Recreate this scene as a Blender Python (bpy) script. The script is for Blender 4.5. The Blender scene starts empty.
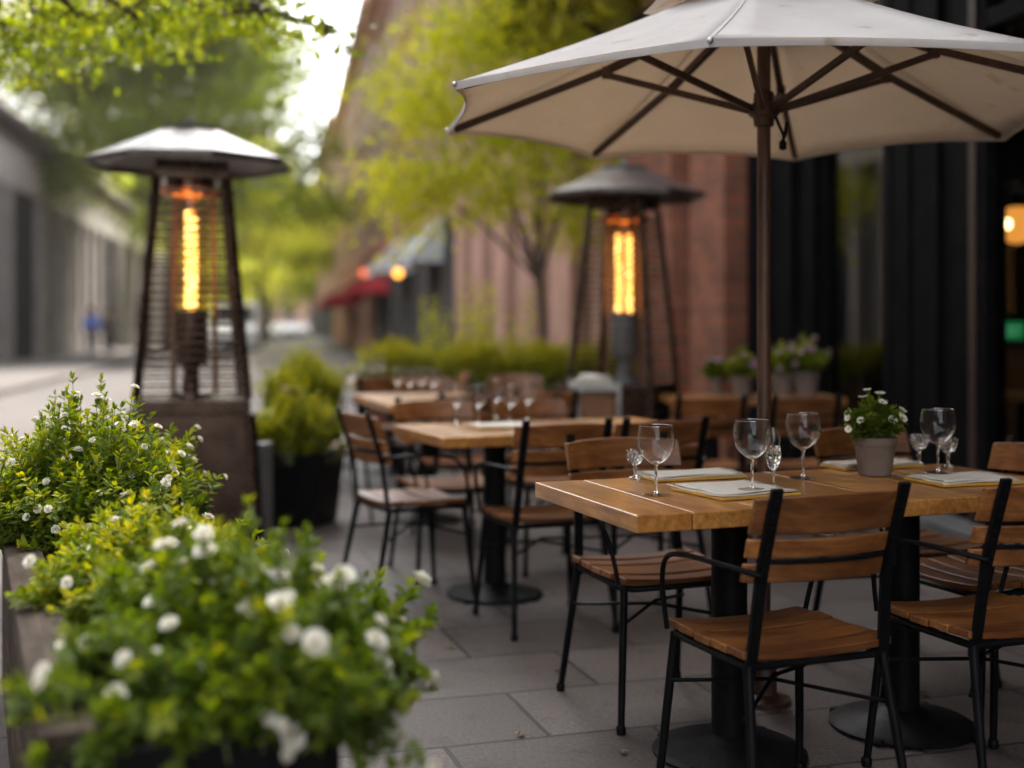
import bpy, math, random
import numpy as np
from mathutils import Vector, Matrix, Euler
random.seed(7); rng = np.random.default_rng(7)
R = math.radians
scene = bpy.context.scene
C = scene.collection
F = 1250.0            # focal length in pixels
EYE = 1.2
def at(px, py, Y):    # a measured point of the place
    return Vector(((px-512)/F*Y, Y, EYE-(py-325)/F*Y))

# ------------------------------------------------------------------ helpers
class MB:
    def __init__(s): s.v=[]; s.f=[]; s.m=[]; s.t=[]; s.mat=0; s.tint=0.5
    def add(s, vs, fs):
        b=len(s.v); s.v += [tuple(v) for v in vs]; s.t += [s.tint]*len(vs)
        for f in fs: s.f.append([b+i for i in f]); s.m.append(s.mat)
    def box(s, c, d, M=None):
        x,y,z=d[0]/2,d[1]/2,d[2]/2
        vs=[Vector((sx*x,sy*y,sz*z)) for sz in(-1,1) for sy in(-1,1) for sx in(-1,1)]
        if M is not None: vs=[M@v for v in vs]
        vs=[v+Vector(c) for v in vs]
        s.add(vs,[(0,2,3,1),(4,5,7,6),(0,1,5,4),(2,6,7,3),(0,4,6,2),(1,3,7,5)])
    def span(s, a, b):
        s.box([(a[i]+b[i])/2 for i in range(3)],[abs(b[i]-a[i]) for i in range(3)])
    def bar(s, a, b, w, h, up=(0,0,1)):   # rectangular bar from a to b, w across, h along up
        a=Vector(a); b=Vector(b); d=(b-a); L=d.length; d.normalize()
        u=Vector(up); x=d.cross(u)
        if x.length<1e-4: x=d.cross(Vector((0,1,0)))
        x.normalize(); u=x.cross(d)
        M=Matrix((x,d,u)).transposed()
        s.box((a+b)/2,(w,L,h),M)
    def tube(s, pts, r, n=8, cap=True):
        pts=[Vector(p) for p in pts]
        rs=r if isinstance(r,(list,tuple)) else [r]*len(pts)
        ref=None; vs=[]
        for i,p in enumerate(pts):
            d=(pts[min(i+1,len(pts)-1)]-pts[max(i-1,0)])
            if d.length<1e-9: d=Vector((0,0,1))
            d.normalize()
            if ref is None:
                ref=d.orthogonal().normalized()
            ref=(ref-d*ref.dot(d))
            if ref.length<1e-6: ref=d.orthogonal()
            ref.normalize(); q=d.cross(ref)
            for k in range(n):
                a=2*math.pi*k/n
                vs.append(p+(ref*math.cos(a)+q*math.sin(a))*rs[i])
        fs=[]
        for i in range(len(pts)-1):
            for k in range(n):
                k2=(k+1)%n
                fs.append((i*n+k,i*n+k2,(i+1)*n+k2,(i+1)*n+k))
        if cap:
            fs.append(tuple(reversed(range(n)))); fs.append(tuple((len(pts)-1)*n+k for k in range(n)))
        s.add(vs,fs)
    def lathe(s, prof, n=24, c=(0,0,0), phase=0.0, M=None):
        vs=[]; fs=[]; idx=[]
        for (r,z) in prof:
            if r<1e-6: idx.append([len(vs)]); vs.append(Vector((0,0,z)))
            else:
                idx.append(list(range(len(vs),len(vs)+n)))
                for k in range(n):
                    a=2*math.pi*k/n+phase; vs.append(Vector((r*math.cos(a),r*math.sin(a),z)))
        for i in range(len(prof)-1):
            A,B=idx[i],idx[i+1]
            for k in range(n):
                k2=(k+1)%n
                if len(A)==1 and len(B)==1: continue
                if len(A)==1: fs.append((A[0],B[k2],B[k]))
                elif len(B)==1: fs.append((A[k],A[k2],B[0]))
                else: fs.append((A[k],A[k2],B[k2],B[k]))
        if M is not None: vs=[M@v for v in vs]
        s.add([v+Vector(c) for v in vs],fs)
    def poly(s, pts): s.add(pts,[tuple(range(len(pts)))])
    def extrude(s, prof, axis, a, b):     # closed 2D profile pushed along an axis
        def P(p,t):
            if axis=='x': return (t,p[0],p[1])
            if axis=='y': return (p[0],t,p[1])
            return (p[0],p[1],t)
        n=len(prof); vs=[P(p,a) for p in prof]+[P(p,b) for p in prof]
        fs=[(i,(i+1)%n,n+(i+1)%n,n+i) for i in range(n)]+[tuple(reversed(range(n))),tuple(range(n,2*n))]
        s.add(vs,fs)
    def build(s, name, mats, parent=None, smooth=None, bevel=0, loc=None):
        me=bpy.data.meshes.new(name); me.from_pydata(s.v,[],s.f)
        if not isinstance(mats,(list,tuple)): mats=[mats]
        for m in mats: me.materials.append(m)
        me.polygons.foreach_set('material_index',s.m)
        at_=me.attributes.new('tint','FLOAT','POINT'); at_.data.foreach_set('value',s.t)
        if smooth:
            me.polygons.foreach_set('use_smooth',[True]*len(me.polygons))
            me.set_sharp_from_angle(angle=R(smooth))
        me.update()
        o=bpy.data.objects.new(name,me); C.objects.link(o)
        if parent: o.parent=parent
        if loc is not None: o.location=loc
        if bevel:
            b=o.modifiers.new('bev','BEVEL'); b.width=bevel; b.segments=2; b.limit_method='ANGLE'; b.angle_limit=R(40)
        return o

def tag(o,label,cat=None,group=None):
    o['label']=label
    if cat: o['category']=cat
    if group: o['group']=group
    return o
def thing(name,label,cat,loc=(0,0,0),rz=0,group=None):
    o=bpy.data.objects.new(name,None); C.objects.link(o); o.empty_display_size=.1
    o.location=loc; o.rotation_euler=(0,0,rz); tag(o,label,cat,group); return o
def struct(o): o['kind']='structure'; return o
def dup(root,loc=None,rz=None,label=None,parent=None):
    c=root.copy(); C.objects.link(c)
    if parent: c.parent=parent
    if loc is not None: c.location=loc
    if rz is not None: c.rotation_euler=(0,0,rz)
    if label: c['label']=label
    for ch in [x for x in C.objects if x.parent==root]: dup(ch,parent=c)
    return c

# ------------------------------------------------------------------ materials
def newmat(name):
    m=bpy.data.materials.new(name); m.use_nodes=True
    nt=m.node_tree; nt.nodes.clear()
    out=nt.nodes.new('ShaderNodeOutputMaterial'); return m,nt,out
def L(nt,a,b): nt.links.new(a,b)
def principled(nt,out,col=(.5,.5,.5),rough=.5,metal=0,spec=.5):
    p=nt.nodes.new('ShaderNodeBsdfPrincipled'); p.inputs['Base Color'].default_value=(*col,1)
    p.inputs['Roughness'].default_value=rough; p.inputs['Metallic'].default_value=metal
    p.inputs['Specular IOR Level'].default_value=spec
    L(nt,p.outputs[0],out.inputs[0]); return p
def ramp(nt,fac,stops):
    r=nt.nodes.new('ShaderNodeValToRGB'); e=r.color_ramp.elements
    while len(e)<len(stops): e.new(.5)
    for i,(p,c) in enumerate(stops): e[i].position=p; e[i].color=(*c,1)
    L(nt,fac,r.inputs[0]); return r
def coords(nt,scale=(1,1,1),rot=(0,0,0),kind='Object',loc=(0,0,0)):
    t=nt.nodes.new('ShaderNodeTexCoord'); m=nt.nodes.new('ShaderNodeMapping')
    m.inputs['Scale'].default_value=scale; m.inputs['Rotation'].default_value=rot; m.inputs['Location'].default_value=loc
    L(nt,t.outputs[kind],m.inputs[0]); return m.outputs[0]
def noise(nt,vec,scale,detail=4,rough=.55,dist=0):
    n=nt.nodes.new('ShaderNodeTexNoise'); n.inputs['Scale'].default_value=scale; n.inputs['Detail'].default_value=detail
    n.inputs['Roughness'].default_value=rough; n.inputs['Distortion'].default_value=dist
    L(nt,vec,n.inputs['Vector']); return n
def mix(nt,fac,a,b,mode='MIX'):
    m=nt.nodes.new('ShaderNodeMix'); m.data_type='RGBA'; m.blend_type=mode
    if isinstance(fac,(int,float)): m.inputs[0].default_value=fac
    else: L(nt,fac,m.inputs[0])
    for i,x in ((6,a),(7,b)):
        if isinstance(x,tuple): m.inputs[i].default_value=(*x,1)
        else: L(nt,x,m.inputs[i])
    return m.outputs[2]
def bump(nt,h,strength=.3,dist=.01,p=None):
    b=nt.nodes.new('ShaderNodeBump'); b.inputs['Strength'].default_value=strength; b.inputs['Distance'].default_value=dist
    L(nt,h,b.inputs['Height'])
    if p: L(nt,b.outputs[0],p.inputs['Normal'])
    return b

def mat_plain(name,col,rough=.5,metal=0,var=.25,scale=12,spec=.5,bmp=.1):
    m,nt,out=newmat(name); p=principled(nt,out,col,rough,metal,spec)
    v=coords(nt); n=noise(nt,v,scale,5)
    lo=tuple(c*(1-var) for c in col); hi=tuple(min(1,c*(1+var)) for c in col)
    r=ramp(nt,n.outputs[0],[(.3,lo),(.7,hi)]); L(nt,r.outputs[0],p.inputs['Base Color'])
    rr=nt.nodes.new('ShaderNodeMapRange'); rr.inputs[3].default_value=max(.02,rough-.12); rr.inputs[4].default_value=min(1,rough+.12)
    n2=noise(nt,v,scale*2.3,3); L(nt,n2.outputs[0],rr.inputs[0]); L(nt,rr.outputs[0],p.inputs['Roughness'])
    if bmp: bump(nt,n2.outputs[0],bmp,.004,p)
    return m
def mat_wood(name,dark,mid,light,axis='x',rough=.4,scale=1.0,coat=0):
    m,nt,out=newmat(name); p=principled(nt,out,mid,rough)
    s={'x':(1.2,14,14),'y':(14,1.2,14),'z':(14,14,1.2)}[axis]
    s=tuple(k*scale for k in s)
    a=nt.nodes.new('ShaderNodeAttribute'); a.attribute_name='tint'
    t=nt.nodes.new('ShaderNodeTexCoord'); off=nt.nodes.new('ShaderNodeVectorMath'); off.operation='MULTIPLY_ADD'
    cmb=nt.nodes.new('ShaderNodeCombineXYZ')
    for i in range(3): L(nt,a.outputs['Fac'],cmb.inputs[i])
    off.inputs[1].default_value=(17,23,31); L(nt,cmb.outputs[0],off.inputs[0]); L(nt,t.outputs['Object'],off.inputs[2])
    mp=nt.nodes.new('ShaderNodeMapping'); mp.inputs['Scale'].default_value=s; L(nt,off.outputs[0],mp.inputs[0])
    n1=noise(nt,mp.outputs[0],1.6,6,.62,1.2); n2=noise(nt,mp.outputs[0],6,4,.6,.4)
    r=ramp(nt,n1.outputs[0],[(.28,dark),(.5,mid),(.72,light)])
    r2=ramp(nt,n2.outputs[0],[(.35,(.62,.62,.62)),(.6,(1,1,1))])
    c=mix(nt,1.0,r.outputs[0],r2.outputs[0],'MULTIPLY')
    hs=nt.nodes.new('ShaderNodeHueSaturation'); mr=nt.nodes.new('ShaderNodeMapRange')
    mr.inputs[3].default_value=.68; mr.inputs[4].default_value=1.32
    L(nt,a.outputs['Fac'],mr.inputs[0]); L(nt,mr.outputs[0],hs.inputs['Value']); L(nt,c,hs.inputs['Color'])
    # worn blotches and rings
    nb=noise(nt,coords(nt),3.2,4); rb=ramp(nt,nb.outputs[0],[(.36,(.62,.56,.5)),(.56,(1,1,1))])
    oi=nt.nodes.new('ShaderNodeObjectInfo'); ro=ramp(nt,oi.outputs['Random'],[(0,(.74,.72,.70)),(.5,(.95,.95,.95)),(1,(1.18,1.16,1.12))])
    c2=mix(nt,1.0,hs.outputs[0],rb.outputs[0],'MULTIPLY'); c2=mix(nt,1.0,c2,ro.outputs[0],'MULTIPLY'); L(nt,c2,p.inputs['Base Color'])
    rr=nt.nodes.new('ShaderNodeMapRange'); rr.inputs[3].default_value=rough-.12; rr.inputs[4].default_value=rough+.15
    L(nt,n1.outputs[0],rr.inputs[0]); L(nt,rr.outputs[0],p.inputs['Roughness'])
    p.inputs['Coat Weight'].default_value=coat; p.inputs['Coat Roughness'].default_value=.25
    bump(nt,n2.outputs[0],.25,.002,p); return m
def mat_leaf(name,stops,trans=.35,rough=.45):
    m,nt,out=newmat(name)
    a=nt.nodes.new('ShaderNodeAttribute'); a.attribute_name='tint'
    r=ramp(nt,a.outputs['Fac'],stops)
    p=nt.nodes.new('ShaderNodeBsdfPrincipled'); p.inputs['Roughness'].default_value=rough; p.inputs['Specular IOR Level'].default_value=.35
    L(nt,r.outputs[0],p.inputs['Base Color'])
    t=nt.nodes.new('ShaderNodeBsdfTranslucent'); hs=nt.nodes.new('ShaderNodeHueSaturation')
    hs.inputs['Value'].default_value=1.5; hs.inputs['Saturation'].default_value=1.1; hs.inputs['Hue'].default_value=.49
    L(nt,r.outputs[0],hs.inputs['Color']); L(nt,hs.outputs[0],t.inputs[0])
    mx=nt.nodes.new('ShaderNodeMixShader'); mx.inputs[0].default_value=trans
    L(nt,p.outputs[0],mx.inputs[1]); L(nt,t.outputs[0],mx.inputs[2]); L(nt,mx.outputs[0],out.inputs[0]); return m
def mat_brick(name,c1,c2,mortar,bw=.23,rh=.075,axes='yz',rough=.8,ms=.012):
    m,nt,out=newmat(name); p=principled(nt,out,c1,rough)
    t=nt.nodes.new('ShaderNodeTexCoord'); sp=nt.nodes.new('ShaderNodeSeparateXYZ'); cb=nt.nodes.new('ShaderNodeCombineXYZ')
    L(nt,t.outputs['Object'],sp.inputs[0])
    ad=nt.nodes.new('ShaderNodeMath'); ad.operation='ADD'
    L(nt,sp.outputs[0],ad.inputs[0]); L(nt,sp.outputs[1],ad.inputs[1])
    L(nt,ad.outputs[0],cb.inputs[0]); L(nt,sp.outputs[2],cb.inputs[1])
    b=nt.nodes.new('ShaderNodeTexBrick'); b.inputs['Scale'].default_value=1; b.inputs['Brick Width'].default_value=bw
    b.inputs['Row Height'].default_value=rh; b.inputs['Mortar Size'].default_value=ms; b.inputs['Color1'].default_value=(*c1,1)
    b.inputs['Color2'].default_value=(*c2,1); b.inputs['Mortar'].default_value=(*mortar,1); b.inputs['Bias'].default_value=-.1
    L(nt,cb.outputs[0],b.inputs['Vector'])
    n=noise(nt,t.outputs['Object'],3,5); r=ramp(nt,n.outputs[0],[(.3,(.65,.62,.6)),(.7,(1.1,1.1,1.1))])
    c=mix(nt,1.0,b.outputs[0],r.outputs[0],'MULTIPLY'); L(nt,c,p.inputs['Base Color'])
    bump(nt,b.outputs['Fac'],-.5,.01,p); return m
def mat_emit(name,col,strength):
    m,nt,out=newmat(name); e=nt.nodes.new('ShaderNodeEmission'); e.inputs[0].default_value=(*col,1); e.inputs[1].default_value=strength
    L(nt,e.outputs[0],out.inputs[0]); return m
def mat_thin_glass(name,tint=(.97,.97,.97),rough=0.0,ior=1.5,boost=0.0,power=5.0):
    m,nt,out=newmat(name)
    tr=nt.nodes.new('ShaderNodeBsdfTransparent'); tr.inputs[0].default_value=(*tint,1)
    g=nt.nodes.new('ShaderNodeBsdfGlossy'); g.inputs['Roughness'].default_value=rough
    f=nt.nodes.new('ShaderNodeLayerWeight'); f.inputs[0].default_value=.5      # Schlick, the same from both sides
    pw=nt.nodes.new('ShaderNodeMath'); pw.operation='POWER'; pw.inputs[1].default_value=power; L(nt,f.outputs['Facing'],pw.inputs[0])
    ma=nt.nodes.new('ShaderNodeMath'); ma.operation='MULTIPLY_ADD'; ma.inputs[1].default_value=.9; ma.inputs[2].default_value=.035+boost; L(nt,pw.outputs[0],ma.inputs[0])
    fac=ma.outputs[0]
    mx=nt.nodes.new('ShaderNodeMixShader'); L(nt,fac,mx.inputs[0]); L(nt,tr.outputs[0],mx.inputs[1]); L(nt,g.outputs[0],mx.inputs[2])
    L(nt,mx.outputs[0],out.inputs[0]); return m

M={}
M['black_metal']=mat_plain('black_metal',(.005,.005,.0055),.46,.0,.4,20,.12)
M['cast_iron']=mat_plain('cast_iron',(.006,.006,.0065),.52,.0,.4,30,.12,.25)
M['chair_wood']=mat_wood('chair_wood',(.13,.042,.010),(.235,.085,.021),(.335,.137,.038),'x',.42)
M['table_wood']=mat_wood('table_wood',(.34,.13,.024),(.52,.225,.050),(.64,.32,.085),'y',.34,.8,.5)
M['box_wood']=mat_wood('box_wood',(.10,.035,.014),(.17,.062,.025),(.23,.09,.04),'x',.6)
M['grey_wood']=mat_wood('grey_wood',(.045,.033,.026),(.078,.060,.048),(.115,.092,.076),'y',.7,.7)
for n_ in M['grey_wood'].node_tree.nodes:
    if n_.type=='BSDF_PRINCIPLED': n_.inputs['Specular IOR Level'].default_value=.08
M['brown_pole']=mat_wood('brown_pole',(.05,.022,.012),(.085,.038,.02),(.12,.055,.03),'z',.45)
M['clay']=mat_plain('clay',(.17,.125,.10),.85,0,.25,10,.3)
M['soil']=mat_plain('soil',(.03,.02,.014),.95,0,.5,60,.2,.8)
M['bronze']=mat_plain('bronze',(.085,.055,.040),.28,.85,.3,7)
M['hood_steel']=mat_plain('hood_steel',(.115,.10,.093),.34,.7,.25,5)
M['copper']=mat_plain('copper',(.75,.36,.2),.3,.9,.2,9)
M['steel']=mat_plain('steel',(.45,.44,.43),.35,.9,.15,9)
M['grey_metal']=mat_plain('grey_metal',(.2,.2,.2),.5,.3,.2,9)
M['white_cloth']=mat_plain('white_cloth',(.60,.55,.47),.85,0,.06,30,.2,.3)
M['card_gold']=mat_plain('card_gold',(.58,.33,.06),.55,0,.15,20)
M['petal']=mat_leaf('petal',[(0,(.58,.54,.40)),(.3,(.72,.70,.60)),(1,(.82,.80,.72))],.25,.6)
M['pink_petal']=mat_leaf('pink_petal',[(0,(.42,.2,.33)),(1,(.62,.4,.5))],.25,.6)
M['pollen']=mat_plain('pollen',(.55,.36,.06),.8)
M['stem']=mat_plain('stem',(.10,.13,.03),.6)
M['bark']=mat_plain('bark',(.075,.055,.042),.9,0,.45,14,.2,.8)
M['leaf_shrub']=mat_leaf('leaf_shrub',rough=.6,stops=[(0,(.042,.09,.012)),(.45,(.14,.20,.018)),(.75,(.29,.32,.024)),(1,(.47,.44,.035))],trans=.44)
M['leaf_box']=mat_leaf('leaf_box',[(0,(.09,.12,.012)),(.5,(.27,.30,.022)),(1,(.48,.44,.03))],.45)
M['leaf_yellow']=mat_leaf('leaf_yellow',[(0,(.24,.29,.02)),(.5,(.46,.48,.035)),(1,(.66,.60,.05))],.58)
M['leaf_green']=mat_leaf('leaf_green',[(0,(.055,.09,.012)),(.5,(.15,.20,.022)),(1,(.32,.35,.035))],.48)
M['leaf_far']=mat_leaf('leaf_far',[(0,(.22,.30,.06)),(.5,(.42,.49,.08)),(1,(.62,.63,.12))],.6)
M['dry_leaf']=mat_leaf('dry_leaf',[(0,(.10,.05,.02)),(1,(.24,.15,.05))],.2)
M['glass_thin']=mat_thin_glass('glass_thin',(.985,.985,.98),0.02,1.5,-.005,2.3)
M['glass_rim']=mat_thin_glass('glass_rim',(.9,.9,.9),.03,1.5,.35,1.5)
M['glass_window']=mat_thin_glass('glass_window',(.80,.80,.78),0,1.5,.0)
M['glass_coated']=mat_thin_glass('glass_coated',(.80,.80,.78),0,1.5,-.031,8.0)
m,nt,out=newmat('glass_solid'); g=nt.nodes.new('ShaderNodeBsdfGlass'); g.inputs['IOR'].default_value=1.48; g.inputs['Roughness'].default_value=.01
L(nt,g.outputs[0],out.inputs[0]); M['glass_solid']=m
M['amber_glass']=mat_thin_glass('amber_glass',(1,.80,.55),0,1.45,.03)
M['coil']=mat_emit('coil',(1,.62,.17),1.9)
M['rod_glow']=mat_emit('rod_glow',(1,.38,.05),.27)
m,nt,out=newmat('coil'); e=nt.nodes.new('ShaderNodeEmission'); nn=noise(nt,coords(nt,(1,1,1.6)),38,3)
rc_=ramp(nt,nn.outputs[0],[(.36,(.42,.17,.02)),(.48,(1.0,.55,.13)),(.60,(1.5,1.05,.45))]); L(nt,rc_.outputs[0],e.inputs[0]); e.inputs[1].default_value=1.25; L(nt,e.outputs[0],out.inputs[0]); M['coil']=m
M['ember']=mat_emit('ember',(1,.25,.02),.3)
M['globe_warm']=mat_emit('globe_warm',(1,.40,.07),.22)
M['bulb_hot']=mat_emit('bulb_hot',(1,.72,.32),2.2)
M['globe_street']=mat_emit('globe_street',(1,.40,.05),1.0)
M['globe_red']=mat_emit('globe_red',(1,.13,.03),.6)
M['sign_green']=mat_emit('sign_green',(.02,.42,.13),.075)
M['sign_pale']=mat_emit('sign_pale',(.25,.8,.45),.10)
M['brick_red']=mat_brick('brick_red',(.34,.088,.036),(.20,.052,.024),(.17,.105,.072),.24,.085,'yz',.8,.016)
M['brick_brown']=mat_brick('brick_brown',(.52,.285,.205),(.44,.24,.175),(.25,.18,.15),.23,.075)
M['stone_pink']=mat_plain('stone_pink',(.50,.29,.22),.85,0,.2,1.6,.3,.2)
M['stone_beige']=mat_plain('stone_beige',(.34,.27,.17),.85,0,.2,2,.3,.2)
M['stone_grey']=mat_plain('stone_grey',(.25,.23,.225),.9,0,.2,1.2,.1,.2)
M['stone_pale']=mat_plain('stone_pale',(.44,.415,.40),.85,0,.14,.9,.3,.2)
M['stone_recess']=mat_plain('stone_recess',(.06,.056,.056),.95,0,.2,1.2,.05,.2)  # wall between the piers: recess shade put into a darker stone colour
M['stone_dark']=mat_plain('stone_dark',(.095,.09,.088),.7,0,.3,4,.4,.3)
M['cornice_dark']=mat_plain('cornice_dark',(.10,.085,.08),.8,0,.2,2)
M['frame_black']=mat_plain('frame_black',(.005,.005,.0055),.6,0,.4,6,.03)
M['frame_tan']=mat_plain('frame_tan',(.34,.22,.165),.7,0,.2,3)
M['frame_blue']=mat_plain('frame_blue',(.016,.020,.028),.4,0,.3,6)
M['frame_wood']=mat_plain('frame_wood',(.025,.012,.007),.5,0,.3,6)
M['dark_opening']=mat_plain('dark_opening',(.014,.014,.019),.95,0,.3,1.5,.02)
M['pane_dark']=mat_plain('pane_dark',(.02,.022,.025),.12,0,.3,1.2,.6,0)
M['pane_far']=mat_plain('pane_far',(.025,.025,.028),.6,0,.3,1.2,.06,0)
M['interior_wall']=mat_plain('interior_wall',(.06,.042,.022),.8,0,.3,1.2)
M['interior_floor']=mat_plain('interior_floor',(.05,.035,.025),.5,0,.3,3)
M['bar_wood']=mat_plain('bar_wood',(.22,.10,.04),.45,0,.3,5)
M['awning_grey']=mat_plain('awning_grey',(.50,.55,.60),.8,0,.12,3)
M['awning_white']=mat_plain('awning_white',(.74,.73,.70),.8,0,.08,3)
M['awning_red']=mat_plain('awning_red',(.62,.05,.06),.8,0,.15,3)
M['orange_wood']=mat_plain('orange_wood',(.45,.17,.03),.6,0,.25,3)
M['car_white']=mat_plain('car_white',(.78,.79,.80),.3,0,.04,2,.5,0)
M['car_silver']=mat_plain('car_silver',(.42,.44,.46),.3,.4,.06,2,.5,0)
M['car_dark']=mat_plain('car_dark',(.06,.065,.075),.3,.2,.06,2,.5,0)
M['tyre']=mat_plain('tyre',(.02,.02,.02),.85)
M['lamp_lens']=mat_plain('lamp_lens',(.7,.7,.66),.15,0,.05,5,.5,0)
M['skin']=mat_plain('skin',(.45,.27,.19),.6,0,.1,20,.4,0)
M['blue_cloth']=mat_plain('blue_cloth',(.03,.17,.68),.8,0,.2,8)
M['navy_cloth']=mat_plain('navy_cloth',(.035,.05,.10),.85,0,.2,8)
M['dark_cloth']=mat_plain('dark_cloth',(.035,.033,.04),.85,0,.2,8)
M['hair']=mat_plain('hair',(.04,.025,.015),.6,0,.3,30)

# canvas of the parasol: woven, faint stains
m,nt,out=newmat('canvas'); p=principled(nt,out,(.6,.55,.49),.85,0,.2)
v=coords(nt); n=noise(nt,v,2.2,6,.65); r=ramp(nt,n.outputs[0],[(.32,(.55,.535,.515)),(.6,(.68,.67,.66))])
n3=noise(nt,coords(nt,(1,1,1),(0,0,0),'Object',(3,7,1)),9,3); r3=ramp(nt,n3.outputs[0],[(.27,(.72,.65,.55)),(.36,(1,1,1))])
c=mix(nt,1.0,r.outputs[0],r3.outputs[0],'MULTIPLY'); L(nt,c,p.inputs['Base Color'])
n2=noise(nt,v,260,2); b1=bump(nt,n2.outputs[0],.2,.001); n5=noise(nt,coords(nt,(1,1,.6)),5,4,.6,.6); b2=bump(nt,n5.outputs[0],.45,.03,p); L(nt,b1.outputs[0],b2.inputs['Normal'])
t=nt.nodes.new('ShaderNodeBsdfTranslucent'); t.inputs[0].default_value=(.78,.64,.49,1)
mx=nt.nodes.new('ShaderNodeMixShader'); mx.inputs[0].default_value=.42
L(nt,p.outputs[0],mx.inputs[1]); L(nt,t.outputs[0],mx.inputs[2]); L(nt,mx.outputs[0],out.inputs[0]); M['canvas']=m

# pavers
m,nt,out=newmat('pavers'); p=principled(nt,out,(.2,.19,.18),.6,0,.3)
t=nt.nodes.new('ShaderNodeTexCoord'); mp=nt.nodes.new('ShaderNodeMapping'); mp.inputs['Rotation'].default_value=(0,0,R(-17)); mp.inputs['Location'].default_value=(.42,.14,0)
L(nt,t.outputs['Object'],mp.inputs[0])
b=nt.nodes.new('ShaderNodeTexBrick'); b.inputs['Scale'].default_value=1; b.inputs['Brick Width'].default_value=.64; b.inputs['Row Height'].default_value=.45
b.inputs['Mortar Size'].default_value=.0075; b.inputs['Mortar Smooth'].default_value=.2; b.inputs['Color1'].default_value=(.072,.057,.050,1); b.inputs['Color2'].default_value=(.124,.100,.089,1); b.inputs['Mortar'].default_value=(.020,.018,.017,1)
b.offset=.5; nw=noise(nt,t.outputs['Object'],2.5,3); vm=nt.nodes.new('ShaderNodeVectorMath'); vm.operation='MULTIPLY_ADD'; vm.inputs[1].default_value=(.012,.012,0)
L(nt,nw.outputs['Color'],vm.inputs[0]); L(nt,mp.outputs[0],vm.inputs[2]); L(nt,vm.outputs[0],b.inputs['Vector'])
n1=noise(nt,t.outputs['Object'],1.3,6,.6); r1=ramp(nt,n1.outputs[0],[(.3,(.66,.64,.63)),(.7,(1.15,1.14,1.13))])
n2=noise(nt,t.outputs['Object'],75,5,.75); r2=ramp(nt,n2.outputs[0],[(.34,(.50,.50,.50)),(.64,(1.3,1.3,1.3))])
n4=noise(nt,t.outputs['Object'],7,5,.7); r4=ramp(nt,n4.outputs[0],[(.30,(.40,.37,.35)),(.46,(1,1,1))])
c=mix(nt,1,b.outputs[0],r1.outputs[0],'MULTIPLY'); c=mix(nt,1,c,r2.outputs[0],'MULTIPLY'); c=mix(nt,.7,c,r4.outputs[0],'MULTIPLY'); L(nt,c,p.inputs['Base Color'])
rr=nt.nodes.new('ShaderNodeMapRange'); rr.inputs[3].default_value=.42; rr.inputs[4].default_value=.72; L(nt,n1.outputs[0],rr.inputs[0]); L(nt,rr.outputs[0],p.inputs['Roughness'])
iv=nt.nodes.new('ShaderNodeMath'); iv.operation='MULTIPLY_ADD'; iv.inputs[1].default_value=-1.0; L(nt,b.outputs['Fac'],iv.inputs[0])
ml=nt.nodes.new('ShaderNodeMath'); ml.operation='MULTIPLY'; ml.inputs[1].default_value=.25; L(nt,n2.outputs[0],ml.inputs[0]); L(nt,ml.outputs[0],iv.inputs[2])
bump(nt,iv.outputs[0],.6,.005,p); M['pavers']=m
# asphalt
m,nt,out=newmat('asphalt'); p=principled(nt,out,(.1,.1,.1),.85,0,.1)
t=nt.nodes.new('ShaderNodeTexCoord'); n1=noise(nt,t.outputs['Object'],.35,6,.6); n2=noise(nt,t.outputs['Object'],60,3)
r1=ramp(nt,n1.outputs[0],[(.3,(.085,.08,.08)),(.7,(.12,.113,.113))]); r2=ramp(nt,n2.outputs[0],[(.3,(.75,.75,.75)),(.7,(1.15,1.15,1.15))])
c=mix(nt,1,r1.outputs[0],r2.outputs[0],'MULTIPLY'); L(nt,c,p.inputs['Base Color']); bump(nt,n2.outputs[0],.3,.004,p); M['asphalt']=m
M['concrete']=mat_plain('concrete',(.12,.112,.11),.9,0,.2,1.0,.1,.2)

# ------------------------------------------------------------------ foliage
def leaf_obj(name,P,D,N,Ln,W,T,mat,parent,fold=.18):
    P=np.asarray(P,float);D=np.asarray(D,float);N=np.asarray(N,float)
    n=len(P); Ln=np.broadcast_to(Ln,(n,)).astype(float)[:,None]; W=np.broadcast_to(W,(n,)).astype(float)[:,None]
    D=D/(np.linalg.norm(D,axis=1,keepdims=True)+1e-9)
    N=N-D*np.sum(N*D,axis=1,keepdims=True); N=N/(np.linalg.norm(N,axis=1,keepdims=True)+1e-9)
    S=np.cross(D,N)
    V=np.empty((n,6,3))
    V[:,0]=P; V[:,1]=P+.28*Ln*D+.42*W*S+fold*W*N; V[:,2]=P+.66*Ln*D+.40*W*S+fold*W*N
    V[:,3]=P+Ln*D-.10*Ln*N; V[:,4]=P+.66*Ln*D-.40*W*S+fold*W*N; V[:,5]=P+.28*Ln*D-.42*W*S+fold*W*N
    me=bpy.data.meshes.new(name); me.vertices.add(6*n); me.vertices.foreach_set('co',V.reshape(-1))
    idx=np.arange(n)[:,None]*6+np.array([0,1,2,3,0,3,4,5])[None]
    me.loops.add(8*n); me.loops.foreach_set('vertex_index',idx.reshape(-1).astype(np.int32))
    me.polygons.add(2*n); me.polygons.foreach_set('loop_start',(np.arange(2*n)*4).astype(np.int32))
    me.update(calc_edges=True)
    a=me.attributes.new('tint','FLOAT','POINT'); a.data.foreach_set('value',np.repeat(np.clip(T,0,1),6))
    me.materials.append(mat); me.validate()
    o=bpy.data.objects.new(name,me); C.objects.link(o); o.parent=parent; return o
def rand_dirs(n,up=0.0):
    d=rng.normal(size=(n,3)); d[:,2]+=up; return d/np.linalg.norm(d,axis=1,keepdims=True)

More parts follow.
